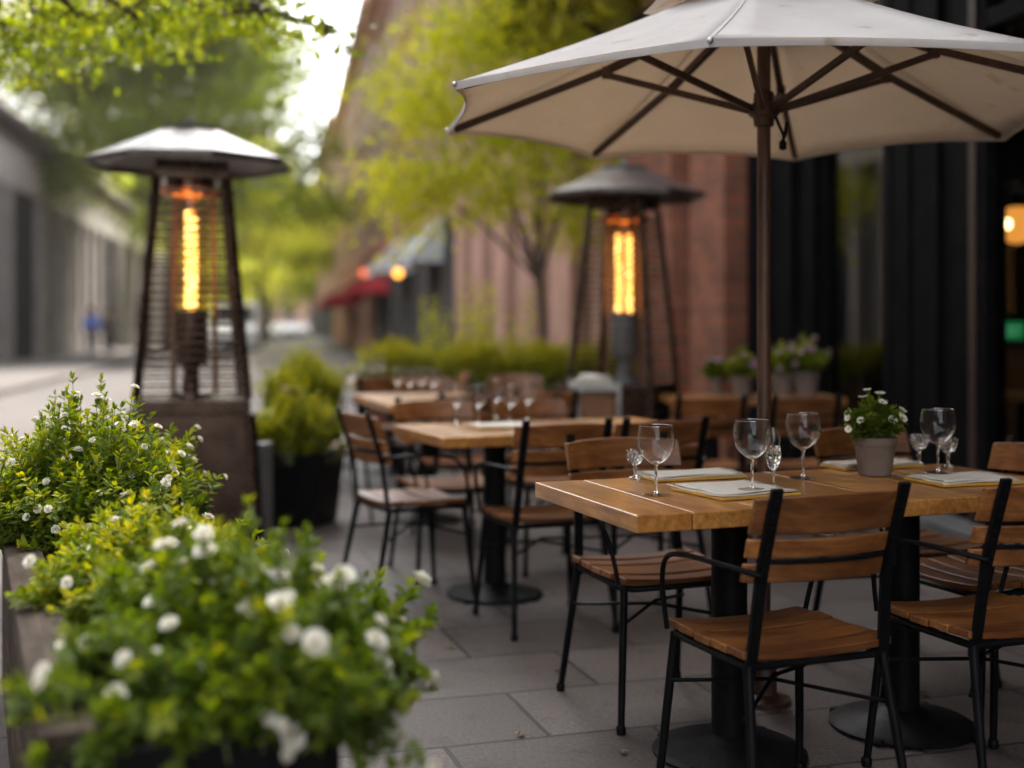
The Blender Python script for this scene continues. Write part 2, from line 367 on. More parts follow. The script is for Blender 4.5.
def shrub(root,center,rad,nst,per,ll,lw,mat,base_z=0.,shoot=.25,flat=0,stemr=.0022,tintb=.32,base_r=.5):
    """stems from the soil to an uneven outline, leaves along every stem; returns shoot tips"""
    P=[];D=[];N=[];T=[];Ls=[]; st=MB(); tips=[]
    c=np.array(center); rad=np.array(rad)
    for i in range(nst):
        d=rand_dirs(1,.45)[0]
        if d[2]<-.35: d[2]=abs(d[2])*.3
        d/=np.linalg.norm(d)
        if flat: d=d/np.max(np.abs(d))
        lob=.80+.16*math.sin(5*d[0]+3*d[1]+1.7)+.10*math.sin(9*d[1]-4*d[2])
        k=lob*random.uniform(.55,1.06)
        young=random.random()<shoot
        if young: k*=1.06
        tip=c+d*rad*k
        base=np.array([c[0]+d[0]*rad[0]*base_r*random.random(),c[1]+d[1]*rad[1]*base_r*random.random(),base_z])
        midp=(base+tip)/2+np.array([d[0]*rad[0]*.16,d[1]*rad[1]*.16,rad[2]*.10])
        if tip[2]<base_z+.03: midp[2]=max(midp[2],base_z+.08)
        pts=[]
        for t in np.linspace(0,1,7):
            pts.append((1-t)**2*base+2*t*(1-t)*midp+t*t*tip)
        st.tube(pts,[stemr*(1.25-.7*t) for t in np.linspace(0,1,7)],4,False)
        tips.append((tip,d,young))
        tb=tintb+random.uniform(-.16,.16)
        for j in range(per):
            t=.30+.70*(j+random.random()*.6)/per; t=min(t,1)
            q=(1-t)**2*base+2*t*(1-t)*midp+t*t*tip
            tg=2*(1-t)*(midp-base)+2*t*(tip-midp); tg/=np.linalg.norm(tg)+1e-9
            sd=rand_dirs(1)[0]; sd=np.cross(tg,sd); sd/=np.linalg.norm(sd)+1e-9
            for sg in (1,-1):
                dd=sd*sg*random.uniform(.6,1)+tg*random.uniform(.35,.9)+np.array([0,0,-.05])
                P.append(q);D.append(dd);N.append(tg+np.array([0,0,.7])+rand_dirs(1)[0]*.35)
                T.append(tb+random.uniform(-.1,.1)+(.42*max(0,(t-.72)/.28) if young else .06*t)); Ls.append(ll*random.uniform(.6,1.2)*(1-.35*max(0,t-.8)/.2))
        for q2 in range(3):
            P.append(tip);D.append(d+rand_dirs(1)[0]*.6+np.array([0,0,.3]));N.append(rand_dirs(1,.6)[0]);T.append(tb+(.45 if young else .08));Ls.append(ll*random.uniform(.45,.75))
    Ls=np.array(Ls)
    leaf_obj('foliage',P,D,N,Ls,Ls*lw/ll,np.array(T),mat,root)
    st.build('stems',M['stem'],root)
    return tips

def flower_mesh(name,r,mat,double=True,npet=7):
    b=MB(); rings=[(r,npet,.25)]
    if double: rings=[(r,npet,.05),(r*.85,npet,.5),(r*.62,npet-1,.95),(r*.4,5,1.25)]
    b.mat=0
    for (rr,k,el) in rings:
        for i in range(k):
            a=2*math.pi*(i+random.random()*.3)/k; e=el+random.uniform(-.12,.12)
            d=Vector((math.cos(a)*math.cos(e),math.sin(a)*math.cos(e),math.sin(e))); s=Vector((-math.sin(a),math.cos(a),0)); w=rr*.48
            n=d.cross(s); b.tint=random.random()
            b.add([Vector((0,0,0)),d*rr*.45+s*w*.8+n*-.06*rr,d*rr*.9+s*w*.7-n*.02*rr,d*rr*1.02,d*rr*.9-s*w*.7-n*.02*rr,d*rr*.45-s*w*.8-n*.06*rr],[(0,1,2,3),(0,3,4,5)])
    b.mat=1; b.lathe([(r*.22,-.02*r),(r*.2,r*.14),(0,r*.2)],8)
    me_o=b.build(name,[mat,M['pollen']],None); me=me_o.data; bpy.data.objects.remove(me_o); return me
def put_flowers(root,tips,n,r,mat=None,size_var=.3,double=True,lift=0.0,pick=None):
    meshes=[flower_mesh('flower',r,mat or M['petal'],double) for _ in range(4)]
    cand=[t for t in tips if (pick is None or pick(t))]; random.shuffle(cand)
    for tip,d,y in cand[:n]:
        o=bpy.data.objects.new('flower',random.choice(meshes)); C.objects.link(o); o.parent=root
        o.location=tip+d*lift; k=random.uniform(1-size_var,1+size_var); o.scale=(k,k,k*random.uniform(.8,1.1))
        dv=Vector(d)+Vector((random.uniform(-.3,.3),random.uniform(-.5,.1),.35)); o.rotation_euler=dv.to_track_quat('Z','Y').to_euler()

def tree(name,label,cat,loc,blobs,trunk_h,trunk_r,nleaf,ls,mat,clump=.35,group=None,lean=(0,0),tint=.45,subs=9,droop=.0,limbr=.28):
    """trunk and limbs to each bough; leaves in clumps on the boughs"""
    root=thing(name,label,cat,loc,0,group); tr=MB()
    top=Vector((lean[0],lean[1],trunk_h))
    pts=[Vector((0,0,-.1)),Vector((lean[0]*.2+.03*trunk_h*random.uniform(-.3,.3),lean[1]*.2,trunk_h*.35)),Vector((lean[0]*.6,lean[1]*.6,trunk_h*.7)),top]
    tr.tube(pts,[trunk_r*1.35,trunk_r,trunk_r*.85,trunk_r*.7],10)
    P=[];D=[];T=[];Nn=[]
    tot=sum(b[3]*b[4]*b[5] for b in blobs)
    for (bx,by,bz,rx,ry,rz) in blobs:
        c=Vector((bx,by,bz)); mid=(top+c)/2+Vector((random.uniform(-.1,.1)*rx,random.uniform(-.1,.1)*ry,-.06*rz))
        r0=trunk_r*.45
        tr.tube([top-Vector((0,0,trunk_h*.12)),mid,c],[r0,r0*.6,r0*.3],6,False)
        n=int(nleaf*(rx*ry*rz)/tot)
        for k in range(subs):
            d=rand_dirs(1,.1)[0]; e=Vector((d[0]*rx,d[1]*ry,d[2]*rz))*random.uniform(.5,.98)
            s=c+e; tr.tube([c,(c+s)/2+Vector((0,0,.08*rz)),s],[r0*.28,r0*.18,r0*.06],4,False)
            m=max(1,int(n/subs*random.uniform(.4,1.6))); tb=tint+random.uniform(-.22,.22)
            g=rng.normal(size=(m,3))*np.array([rx,ry,rz*.7])*clump
            P.append(np.array(s)+g+np.array([0,0,-droop])*np.abs(rng.normal(size=(m,1)))); D.append(rand_dirs(m,-.35)); Nn.append(rand_dirs(m,.9)); T.append(np.clip(tb+rng.normal(size=m)*.12,0,1))
    P=np.concatenate(P);D=np.concatenate(D);Nn=np.concatenate(Nn);T=np.concatenate(T)
    tr.build('trunk',M['bark'],root,60)
    Ls=ls*rng.uniform(.6,1.3,len(P))
    leaf_obj('crown',P,D,Nn,Ls,Ls*.62,T,mat,root)
    return root

# ================================================================== THE SETTING
FR=R(10.3)                                   # the street runs 10 degrees to the left
W0=Vector((3.71,0,0))                        # line of the right-hand facades; x>0 is indoors, y runs down the street
def street(x,s,z=0): return W0+Matrix.Rotation(FR,3,'Z')@Vector((x,s,z))
def strip(name,x0,x1,s0,s1,z0,z1,mat,bev=0):
    b=MB(); b.span((x0,s0,z0),(x1,s1,z1)); o=b.build(name,mat,None,bevel=bev); o.location=W0; o.rotation_euler=(0,0,FR); return struct(o)
b=MB(); b.poly([(-150,-60,-.125),(150,-60,-.125),(150,300,-.125),(-150,300,-.125)]); struct(b.build('road',M['asphalt']))
b=MB()
c4=[street(-5.2,-8),street(-.0,-8),street(-.0,230),street(-5.2,230)]
b.add([Vector((p.x,p.y,0)) for p in c4]+[Vector((p.x,p.y,-.2)) for p in c4],[(0,1,2,3),(0,4,5,1),(1,5,6,2),(2,6,7,3),(3,7,4,0)]); struct(b.build('terrace',M['pavers']))
strip('kerb',-5.35,-5.203,-8,230,-.2,-.005,M['concrete'],.01)
strip('pavement',-12.73,-8.95,-8,230,-.2,0,M['concrete'])
strip('kerb',-8.947,-8.8,-8,230,-.2,-.008,M['concrete'],.01)

def facade(name,label,cat='building'):
    return thing(name,label,cat,W0,FR)
def window(root,s,z,w,h,x=0.0,side=-1,frame=None,pane=None,sill=True,mull=1):
    """framed window on a wall plane x; side -1 looks to -x"""
    fw=.09; b=MB(); xa,xb=x+side*.018,x-side*.05
    b.span((xa,s-w/2,z),(xb,s-w/2+fw,z+h)); b.span((xa,s+w/2-fw,z),(xb,s+w/2,z+h))
    b.span((xa+.001,s-w/2+fw,z+h-fw),(xb,s+w/2-fw,z+h)); b.span((xa+.001,s-w/2+fw,z),(xb,s+w/2-fw,z+fw))
    b.span((xa-side*.004,s-w/2+fw,z+h*.52),(xb,s+w/2-fw,z+h*.52+.06))
    fo=b.build('window',frame or M['frame_black'],root)
    p=MB(); p.span((x+side*.008,s-w/2+fw*.5,z+fw*.5),(x-side*.04,s+w/2-fw*.5,z+h-fw*.5)); p.build('pane',pane or M['pane_dark'],fo)
    if sill:
        q=MB(); q.span((x+side*.07,s-w/2-.1,z-.14),(x-side*.03,s+w/2+.1,z-.003)); q.build('sill',M['stone_pink'] if side<0 else M['stone_pale'],fo)
        q=MB(); q.span((x+side*.04,s-w/2-.12,z+h+.003),(x-side*.03,s+w/2+.12,z+h+.26)); q.build('lintel',M['stone_pink'] if side<0 else M['stone_pale'],fo)
    return fo

# ---- the restaurant on the right
rest=facade('restaurant_building','restaurant front of red brick piers with tall black framed windows and doors')
def bay_frame(s0,s1,w=.09,x0=-.06,x1=.06,z0=.16,z1=3.55,mat='frame_black',rails=(.16,2.75)):
    b=MB()
    b.span((x0,s0,z0),(x1,s0+w,z1)); b.span((x0,s1-w,z0),(x1,s1,z1))
    for r in rails: b.span((x0+.004,s0+w,r),(x1-.004,s1-w,r+w))
    b.span((x0+.004,s0+w,z1-w),(x1-.004,s1-w,z1))
    return b.build('window_frame',M[mat],rest)
def pane(s0,s1,x=.0,z0=.22,z1=3.5,mat='glass_window'):
    b=MB(); b.span((x-.004,s0,z0),(x+.004,s1,z1)); b.build('window_pane',M[mat],rest)
fr_=bay_frame(-1.0,2.9); pane(-.93,2.83)
b=MB(); b.span((-.05,-22,0),(.3,-1.02,3.6)); b.build('brick_pier',M['brick_red'],rest)
bay_frame(2.96,6.72); pane(3.03,6.65,mat='glass_coated')
# folded door leaves: a deep dark column
b=MB()
for i,s in enumerate((6.78,7.14,7.50)):
    b.span((-.03-.02*(i%2),s,.06),(.05,s+.20,3.52))
    b.span((-.015,s+.201,.06),(.03,s+.355,3.5))
b.build('folded_door',[M['frame_black']],rest,bevel=.006)
b=MB(); b.span((-.075,6.705,.05),(-.062,6.77,3.56)); b.build('door_post',M['frame_wood'],rest)
bay_frame(7.72,8.70,.055,-.03,.05); pane(7.77,8.65)
b=MB()
b.span((-.10,8.71,.06),(.25,8.95,3.55)); b.span((-.16,8.953,.06),(.25,9.08,3.55)); b.span((-.05,9.30,.06),(.25,9.62,3.55)); b.span((-.13,9.623,.06),(.25,9.86,3.55))
b.build('door_frame',M['frame_black'],rest,bevel=.008)
b=MB(); b.span((-.02,9.083,.1),(.02,9.297,3.5)); b.build('door_leaf',M['frame_blue'],rest)
def pier(s0,s1,x0,h=3.6):
    b=MB(); b.span((x0,s0,0),(.3,s1,h)); o=b.build('brick_pier',M['brick_red'],rest,bevel=.006)
pier(9.9,10.75,-.30); pier(11.15,12.7,-.34)
b=MB(); b.span((-.08,10.752,0),(.28,11.148,3.6)); b.build('stone_panel',M['stone_beige'],rest)
b=MB(); b.span((-.16,10.86,2.1),(-.083,11.02,2.5)); b.span((-.20,10.89,2.14),(-.163,10.99,2.4)); b.build('wall_lantern',M['frame_black'],rest,bevel=.01)
b=MB(); b.span((-.02,12.703,0),(.3,13.6,3.6)); b.build('side_door',M['dark_opening'],rest)
b=MB(); b.span((-.18,-22,3.603),(.4,13.6,4.05)); b.span((-.30,-22,4.053),(.4,13.6,4.2)); b.build('fascia',M['frame_black'],rest,bevel=.01)
b=MB(); b.span((-1.5,-22,4.06),(-.305,7.4,4.2)); b.build('canopy',M['frame_black'],rest,bevel=.01)  # unseen canopy, added to keep skylight off the terrace
b=MB(); b.span((0,-22,4.203),(9,13.6,13.5)); b.build('upper_wall',M['brick_red'],rest)
for k in range(3):
    for s in (1.2,4.4,7.6,10.8): window(rest,s,5.1+k*2.9,1.15,1.9)
b=MB(); b.span((-.22,-22,13.503),(9.1,13.6,13.9)); b.build('cornice',M['cornice_dark'],rest)
# stone steps along the glazing
b=MB(); b.span((-.42,2.9,0),(.1,8.7,.075)); b.span((-.25,2.9,.078),(.1,8.7,.15)); b.build('plinth',M['stone_dark'],rest,bevel=.01)
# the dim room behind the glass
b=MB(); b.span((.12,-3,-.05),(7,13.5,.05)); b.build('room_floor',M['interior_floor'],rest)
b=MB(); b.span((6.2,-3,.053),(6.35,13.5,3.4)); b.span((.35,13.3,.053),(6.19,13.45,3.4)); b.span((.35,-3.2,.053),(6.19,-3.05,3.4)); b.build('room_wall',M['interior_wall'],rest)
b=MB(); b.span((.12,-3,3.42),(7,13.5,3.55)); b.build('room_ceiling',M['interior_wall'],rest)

def on_ray(px,py,Y): p=at(px,py,Y); return p
# interior things seen through the right-hand glass
p=on_ray(1017,225,8.6)
lamp=thing('pendant_lamp','round amber pendant globe glowing inside the restaurant window','lamp',p)
b=MB(); b.lathe([(0,-.13),(.05,-.12),(.095,-.085),(.125,-.03),(.13,.01),(.12,.06),(.085,.105),(.045,.125)],24); b.build('globe',M['globe_warm'],lamp,60)
b=MB(); b.lathe([(0,-.035),(.025,-.028),(.036,0),(.028,.026),(0,.036)],14,(-.105,-.08,0)); b.build('bulb',M['bulb_hot'],lamp,60)
b=MB(); b.lathe([(.05,.12),(.05,.16),(.012,.18),(.006,.2),(.006,3.4-p.z)],10); b.build('cord',M['frame_black'],lamp)
p=on_ray(1014,331,10.6)
p2=on_ray(989,231,10.2)
lamp2=thing('pendant_lamp','tiny dim amber pendant deeper inside, left of the big globe','lamp',p2)
b=MB(); b.lathe([(0,-.045),(.03,-.035),(.045,0),(.03,.035),(.01,.045)],16); b.build('globe',M['globe_warm'],lamp2,60)
b=MB(); b.tube([(0,0,.045),(0,0,3.4-p2.z)],.006,6); b.build('cord',M['frame_black'],lamp2)
sg=thing('lit_sign','small green lit sign glowing on the back of the dark room','sign',p,R(-22))
b=MB(); b.span((-.085,-.02,-.075),(.085,.02,.075)); b.build('sign_box',M['sign_green'],sg,bevel=.008)
b=MB(); b.span((-.06,-.026,.02),(.05,-.021,.034)); b.span((-.06,-.026,-.03),(.03,-.021,-.016)); b.build('pale_lines',M['sign_pale'],sg)
b=MB(); b.span((-.012,-.012,.076),(.012,.012,3.4-p.z)); b.build('hanger',M['frame_black'],sg)
p=on_ray(1025,396,8.3)
it=thing('bar_table','brown wooden table inside behind the right hand window','table',(p.x+.2,p.y,.05),FR)
b=MB(); b.span((-.5,-.35,.66),(.5,.35,.70)); b.build('tabletop',M['bar_wood'],it,bevel=.006)
for sx in(-.42,.42):
    for sy in(-.28,.28):
        b=MB(); b.span((sx-.02,sy-.02,0),(sx+.02,sy+.02,.658)); b.build('leg',M['frame_black'],it)
p=on_ray(1034,360,10.4)
ib=thing('bar_counter','dim bar counter at the back of the room behind the glass','bar counter',(p.x+.4,p.y+.2,.05),FR)
b=MB(); b.span((-.9,-.3,0),(.9,.3,.98)); b.build('front',M['bar_wood'],ib,bevel=.01)
b=MB(); b.span((-.98,-.36,.983),(.98,.36,1.03)); b.build('countertop',M['interior_floor'],ib,bevel=.006)

# ---- brownstones further along the right side
def brownstone(name,label,s0,s1,h,upper,ground,nb,floors,bays,door_s=()):
    r=facade(name,label)
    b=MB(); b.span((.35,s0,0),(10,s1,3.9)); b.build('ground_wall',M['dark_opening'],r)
    n=nb; w=(s1-s0)/n
    for i in range(n):
        s=s0+i*w
        b=MB(); b.span((-.12,s+.004,.55),(.34,s+w*.52,3.35)); b.span((-.2,s+.002,0),(.34,s+w*.54,.547)); b.span((-.2,s+.002,3.353),(.34,s+w*.54,3.6)); b.build('pier',ground,r,bevel=.02)
        fo=window(r,s+w*.77,.7,w*.40,2.5,.36,-1,M['frame_black'],M['pane_dark'],False)
    b=MB(); b.span((-.18,s0,3.603),(.4,s1,4.1)); b.span((-.26,s0,4.103),(.4,s1,4.3)); b.build('belt_course',M['stone_pink'],r,bevel=.02)
    b=MB(); b.span((0,s0,4.303),(10,s1,h)); b.build('upper_wall',upper,r)
    fh=(h-4.6)/floors
    for f in range(floors):
        for k in range(bays):
            window(r,s0+(k+.5)*(s1-s0)/bays,4.95+f*fh,1.05,fh*.55,0.0,-1,M['frame_tan'],M['pane_far'])
        if f: 
            b=MB(); b.span((-.1,s0,4.4+f*fh),(-.003,s1,4.55+f*fh)); b.build('string_course',M['stone_pink'],r)
    b=MB(); b.span((-.25,s0-.02,h+.003),(10,s1+.02,h+.3)); b.span((-.6,s0-.03,h+.303),(10,s1+.03,h+.65))
    for i in range(int((s1-s0)/.9)): b.span((-.3,s0+.3+i*.9,h-.35),(-.004,s0+.55+i*.9,h))
    b.build('cornice',M['stone_pink'],r)
    return r
brownstone('brownstone_house','pinkish stone building with smooth piers behind the yellow green tree',13.65,28,12.6,M['brick_brown'],M['stone_pink'],6,3,6)
brownstone('brick_house','brown brick building with dark shopfront above the grey awning',28.1,52,12.9,M['brick_brown'],M['stone_dark'],7,3,9)
brownstone('corner_house','tall brown facade further down the street above the red awnings',52.1,96,14.2,M['brick_brown'],M['stone_pink'],10,4,12)
brownstone('far_house','farthest brown facade on the right side of the street',96.1,180,16.5,M['stone_pink'],M['stone_dark'],12,5,14)

# fire escape over the pink building
fe=thing('fire_escape','black fire escape platform with orange timber deck above the tree','fire escape',street(0,14.6,4.75),FR)
b=MB(); b.span((-1.25,-1.6,0),(0,1.6,.09)); b.build('deck',M['orange_wood'],fe)
b=MB()
for s in(-1.6,-.55,.5,1.6): b.span((-1.3,s-.05,-.16),(.1,s+.05,-.003)); b.bar((-1.2,s,-.1),(0,s,-.95),.06,.06)
b.span((-1.34,-1.7,-.2),(-1.26,1.7,.12)); b.build('bracket',M['frame_black'],fe)
b=MB()
for i in range(17): b.tube([(-1.28,-1.6+i*.2,.1),(-1.28,-1.6+i*.2,1.0)],.012,5)
b.tube([(-1.28,-1.65,1.0),(-1.28,1.65,1.0)],.022,6); b.build('railing',M['frame_black'],fe)

# awnings and lamps
def awning(name,label,s0,s1,z0,z1,proj,mat,group=None,rib=5):
    r=thing(name,label,'awning',street(-.02,(s0+s1)/2,0),FR,group)
    h=(s1-s0)/2; b=MB()
    b.add([(-.18,-h,z1),(-.18,h,z1),(-proj,h,z0),(-proj,-h,z0),(-.18,-h,z1-.03),(-.18,h,z1-.03),(-proj,h,z0-.03),(-proj,-h,z0-.03)],[(0,1,2,3),(7,6,5,4),(0,3,7,4),(1,5,6,2),(0,4,5,1)])
    for c in(-h,h): b.add([(-.18,c,z1-.04),(-proj+.03,c,z0-.04),(-proj+.03,c,z0-.2),(-.18,c,z0-.2),(-.18,c+.02,z1-.04),(-proj+.03,c+.02,z0-.04),(-proj+.03,c+.02,z0-.2),(-.18,c+.02,z0-.2)],[(0,1,2,3),(7,6,5,4),(0,4,5,1),(2,6,7,3)])
    b.build('canopy',mat,r)
    b=MB(); n=14
    for i in range(n):
        a=-h+2*h*i/n; c=-h+2*h*(i+1)/n; d=.24-.03*(i%2)
        b.add([(-proj-.012,a,z0),(-proj-.012,c,z0),(-proj-.012,c,z0-d),(-proj-.012,a,z0-d),(-proj+.012,a,z0),(-proj+.012,c,z0),(-proj+.012,c,z0-d),(-proj+.012,a,z0-d)],[(0,1,2,3),(7,6,5,4),(3,2,6,7)])
    b.build('valance',mat,r)
    for i in range(rib):
        s=-h+2*h*i/(rib-1); b=MB(); b.tube([(-.1,s,z0-.05),(-proj,s,z0-.04),(-.1,s,z1-.06)],.02,5); b.build('frame_arm',M['frame_black'],r)
awning('shop_awning','blue grey shop awning above the dark shopfront',28.2,32.0,2.8,3.6,.85,M['awning_grey'])
awning('shop_awning','short white awning between the grey awning and red awnings',35,39,2.85,3.8,1.2,M['awning_white'])
awning('shop_awning','dark red shop awning beside the white awning',43,54,2.5,3.2,1.4,M['awning_red'],'red awnings down the street')
awning('shop_awning','second red shop awning farther down beyond the dark red awning',60,76,2.4,3.4,1.8,M['awning_red'],'red awnings down the street')
def globe_lamp(px,py,Y,mat,label):
    p=at(px,py,Y); r=thing('wall_lamp',label,'lamp',p)
    b=MB(); rr=.10; b.lathe([(rr*math.sin(a),-rr*math.cos(a)) for a in np.linspace(0,math.pi,11)],16); b.build('globe',mat,r,60)
    ux=(p.x-W0.x)*math.cos(FR)+p.y*math.sin(FR)     # distance to the wall
    w=Matrix.Rotation(FR,3,'Z')@Vector((-ux-.15,0,0))
    b=MB(); b.tube([(0,0,rr),(0,0,rr+.25),w*.5+Vector((0,0,rr+.38)),w+Vector((0,0,rr+.4))],.025,6); b.build('bracket',M['frame_black'],r)
globe_lamp(398,273,31.0,M['globe_street'],'orange glowing globe lamp on the dark shopfront')
globe_lamp(364,273,39.8,M['globe_red'],'red glowing globe lamp below the red awning')

# ---- the long stone building on the left
lf=thing('colonnade_building','long low grey stone building with piers and dark openings','building',street(-12.73,0),FR)
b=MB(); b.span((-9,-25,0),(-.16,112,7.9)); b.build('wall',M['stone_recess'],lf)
opens=[(26,30.5),(35,39),(45.3,49.7),(68,72.2),(88,92)]
b=MB()
def is_open(s): return any(a-.2<s<c+.2 for a,c in opens)
s=18.3; npier=0
while s<112:
    if not is_open(s+.5):
        b=MB(); b.span((-.2,s,.85),(-.02,s+1.1,5.45)); b.span((-.2,s-.08,0),(.04,s+1.18,.847)); b.span((-.2,s-.08,5.453),(.03,s+1.18,5.9)); b.build('pier',M['stone_grey'],lf,bevel=.02); npier+=1
    s+=2.75
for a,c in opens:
    b=MB(); b.span((-.2,a,0),(-.13,c,5.6)); b.build('opening',M['dark_opening'],lf)  # solid panel on the wall; the opening's shade is put into its colour
    for s in(a-.4,c): 
        b=MB(); b.span((-.2,s,0),(.06,s+.42,5.9)); b.build('jamb',M['stone_grey'],lf,bevel=.02)
b=MB(); b.span((-.7,-25,5.903),(.04,112,7.5)); 
for i in range(20): b.span((.045,19+i*4.65,6.15),(.075,22.6+i*4.65,7.25))
b.build('frieze',M['stone_pale'],lf)
b=MB(); b.span((-.7,-25,7.503),(.35,112,7.72)); b.span((-.7,-25,7.723),(.6,112,8.0)); b.build('cornice',M['cornice_dark'],lf,bevel=.02)
ub=thing('tower_block','pale grey block with tall windows behind the low stone building','building',street(-18,0),FR)
b=MB(); b.span((-14,26,0),(0,108,24)); b.build('wall',M['stone_pale'],ub)
for f in range(5):
    for k in range(20): window(ub,28.5+k*3.95,9.2+f*3.5,1.9,2.5,0,1)
b=MB(); b.span((-14.3,25.7,24.003),(.5,108.3,24.7)); b.build('cornice',M['cornice_dark'],ub)
vb=thing('office_block','distant pale facade on the left beyond the colonnade','building',street(-13.2,0),FR)
b=MB(); b.span((-14,116,0),(0,190,17)); b.build('wall',M['stone_grey'],vb)
for f in range(4):
    for k in range(12): window(vb,119+k*6,2+f*3.8,2.6,2.4,0,1)
eb=thing('end_building','hazy pale building closing the far end of the street','building',street(-7,226),FR)
b=MB(); b.span((-22,0,0),(22,12,13)); b.build('wall',M['brick_brown'],eb)
for f in range(3):
    for k in range(9):
        q=MB(); q.span((-19+k*4.4,-.05,2+f*4),(-17+k*4.4,-.003,4.6+f*4)); q.build('window',M['pane_dark'],eb)

# ---- trees
ST='street trees along the kerbs'
def tree_at(px,Y): return Vector(((px-512)/F*Y,Y,-.02))
p=tree_at(143,47.5)
tree('street_tree','big green street tree whose thick trunk rises just left of the near heater','tree',p,
     [(-2.6,0,11.5,3.4,3,2.8),(2.6,.5,11.6,3.6,3,2.9),(0,0,14.5,4.5,3.5,3.2),(4.6,-.5,8.6,2.6,2.4,2.0),(-3.4,.3,8.0,2.2,2.2,1.7),(1.0,-1.5,8.0,2.4,2.0,1.7),],6.4,.26,26000,.29,M['leaf_green'],.34,ST,(.4,0),.42,10,.3)
p=tree_at(167,57)
tree('street_tree','second green street tree with its trunk behind the near heater','tree',p,
     [(-2,0,10,3.4,3,3),(3,0,11,3.4,3,3),(0,0,15,4,3.5,3.5),(5.2,0,7.4,2.8,2.4,2.2),(1.5,0,6.4,2.6,2.4,1.6)],6,.26,16000,.34,M['leaf_green'],.32,ST,(.2,0),.55,9,.3)
p=street(-9.0,82)
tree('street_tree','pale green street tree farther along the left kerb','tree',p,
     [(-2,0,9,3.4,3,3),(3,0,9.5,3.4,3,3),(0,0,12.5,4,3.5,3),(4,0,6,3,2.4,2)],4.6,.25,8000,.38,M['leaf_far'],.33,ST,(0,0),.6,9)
p=street(-5.0,72)
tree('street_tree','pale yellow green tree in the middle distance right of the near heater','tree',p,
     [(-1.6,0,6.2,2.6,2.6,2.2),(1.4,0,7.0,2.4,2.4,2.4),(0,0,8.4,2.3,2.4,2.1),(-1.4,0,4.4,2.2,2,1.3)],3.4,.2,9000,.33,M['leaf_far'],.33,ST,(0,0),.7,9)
p=street(-5.0,98)
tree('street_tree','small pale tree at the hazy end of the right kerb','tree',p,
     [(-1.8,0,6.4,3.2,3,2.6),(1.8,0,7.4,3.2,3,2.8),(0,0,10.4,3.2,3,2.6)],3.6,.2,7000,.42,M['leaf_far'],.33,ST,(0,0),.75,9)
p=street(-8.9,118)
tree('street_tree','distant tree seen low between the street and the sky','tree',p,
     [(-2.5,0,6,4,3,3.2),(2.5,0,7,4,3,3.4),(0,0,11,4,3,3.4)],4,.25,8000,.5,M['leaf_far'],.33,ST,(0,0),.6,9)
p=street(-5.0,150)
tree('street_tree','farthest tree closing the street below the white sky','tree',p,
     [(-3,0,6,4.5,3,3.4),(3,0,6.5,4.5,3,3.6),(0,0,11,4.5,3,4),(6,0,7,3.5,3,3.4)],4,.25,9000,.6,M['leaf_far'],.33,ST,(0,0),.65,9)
# yellow green tree in front of the pink building
p=Vector((.40,13.2,0))
tree('young_tree','slender yellow green tree standing behind the hedge planters','tree',p,
     [(-1.45,.1,2.75,.55,.5,.4),(-1.3,.1,3.7,.5,.5,.5),(-1.15,.1,2.55,.62,.6,.42),(-.45,-.1,2.75,.6,.6,.45),(.25,.1,2.5,.55,.5,.36),(-.9,.2,3.35,.65,.6,.5),(-.05,0,3.5,.65,.6,.5),(.5,0,3.3,.5,.5,.45),(-1.0,.2,4.25,.55,.55,.55),(-.1,0,4.5,.7,.6,.6),(.6,0,4.3,.55,.5,.5),(-.2,.1,5.3,.7,.6,.5)],1.9,.042,11000,.08,M['leaf_yellow'],.40,None,(-.12,.05),.48,9,.08)
# overhanging tree at the left kerb, its trunk just outside the frame
p=Vector((-2.62,5.2,0))
tree('overhanging_tree','leafy tree hanging its near boughs into the top left corner','tree',p,
     [(.15,.5,2.62,.34,.4,.15),(.0,1.0,2.66,.4,.45,.20),(.5,.9,2.72,.36,.4,.13),(.85,.6,2.66,.32,.4,.12),(1.15,1.0,2.75,.32,.4,.13),(1.42,.7,2.68,.26,.3,.10),(.6,1.6,2.86,.4,.4,.18),(.1,1.7,2.82,.4,.4,.22),(-.3,.2,3.3,.6,.6,.4),(.3,.4,3.4,.8,.8,.3),(1.75,.85,2.62,.14,.25,.14),(1.3,1.5,2.95,.4,.4,.12)],3.1,.085,7000,.055,M['leaf_green'],.36,None,(.05,.1),.55,10,.03)

# small saplings against the pink wall
SG='saplings in front of the pink wall'
for i,(px,Y,h,lab) in enumerate([(437,15.0,1.75,'thin sapling at the left end behind the hedge'),(466,14.6,2.0,'taller thin sapling in front of the pink piers'),(493,14.2,1.9,'leafy sapling close left of the slender tree'),(527,14.0,1.6,'short sapling beside the slender tree trunk')]):
    p=at(px,0,Y); r=thing('sapling',lab,'plant',(p.x,Y,0),0,SG)
    shrub(r,(0,0,h*.68),(.30,.28,h*.36),12,8,.085,.05,M['leaf_yellow'],0.02,.3,0,.006,.42,.2)

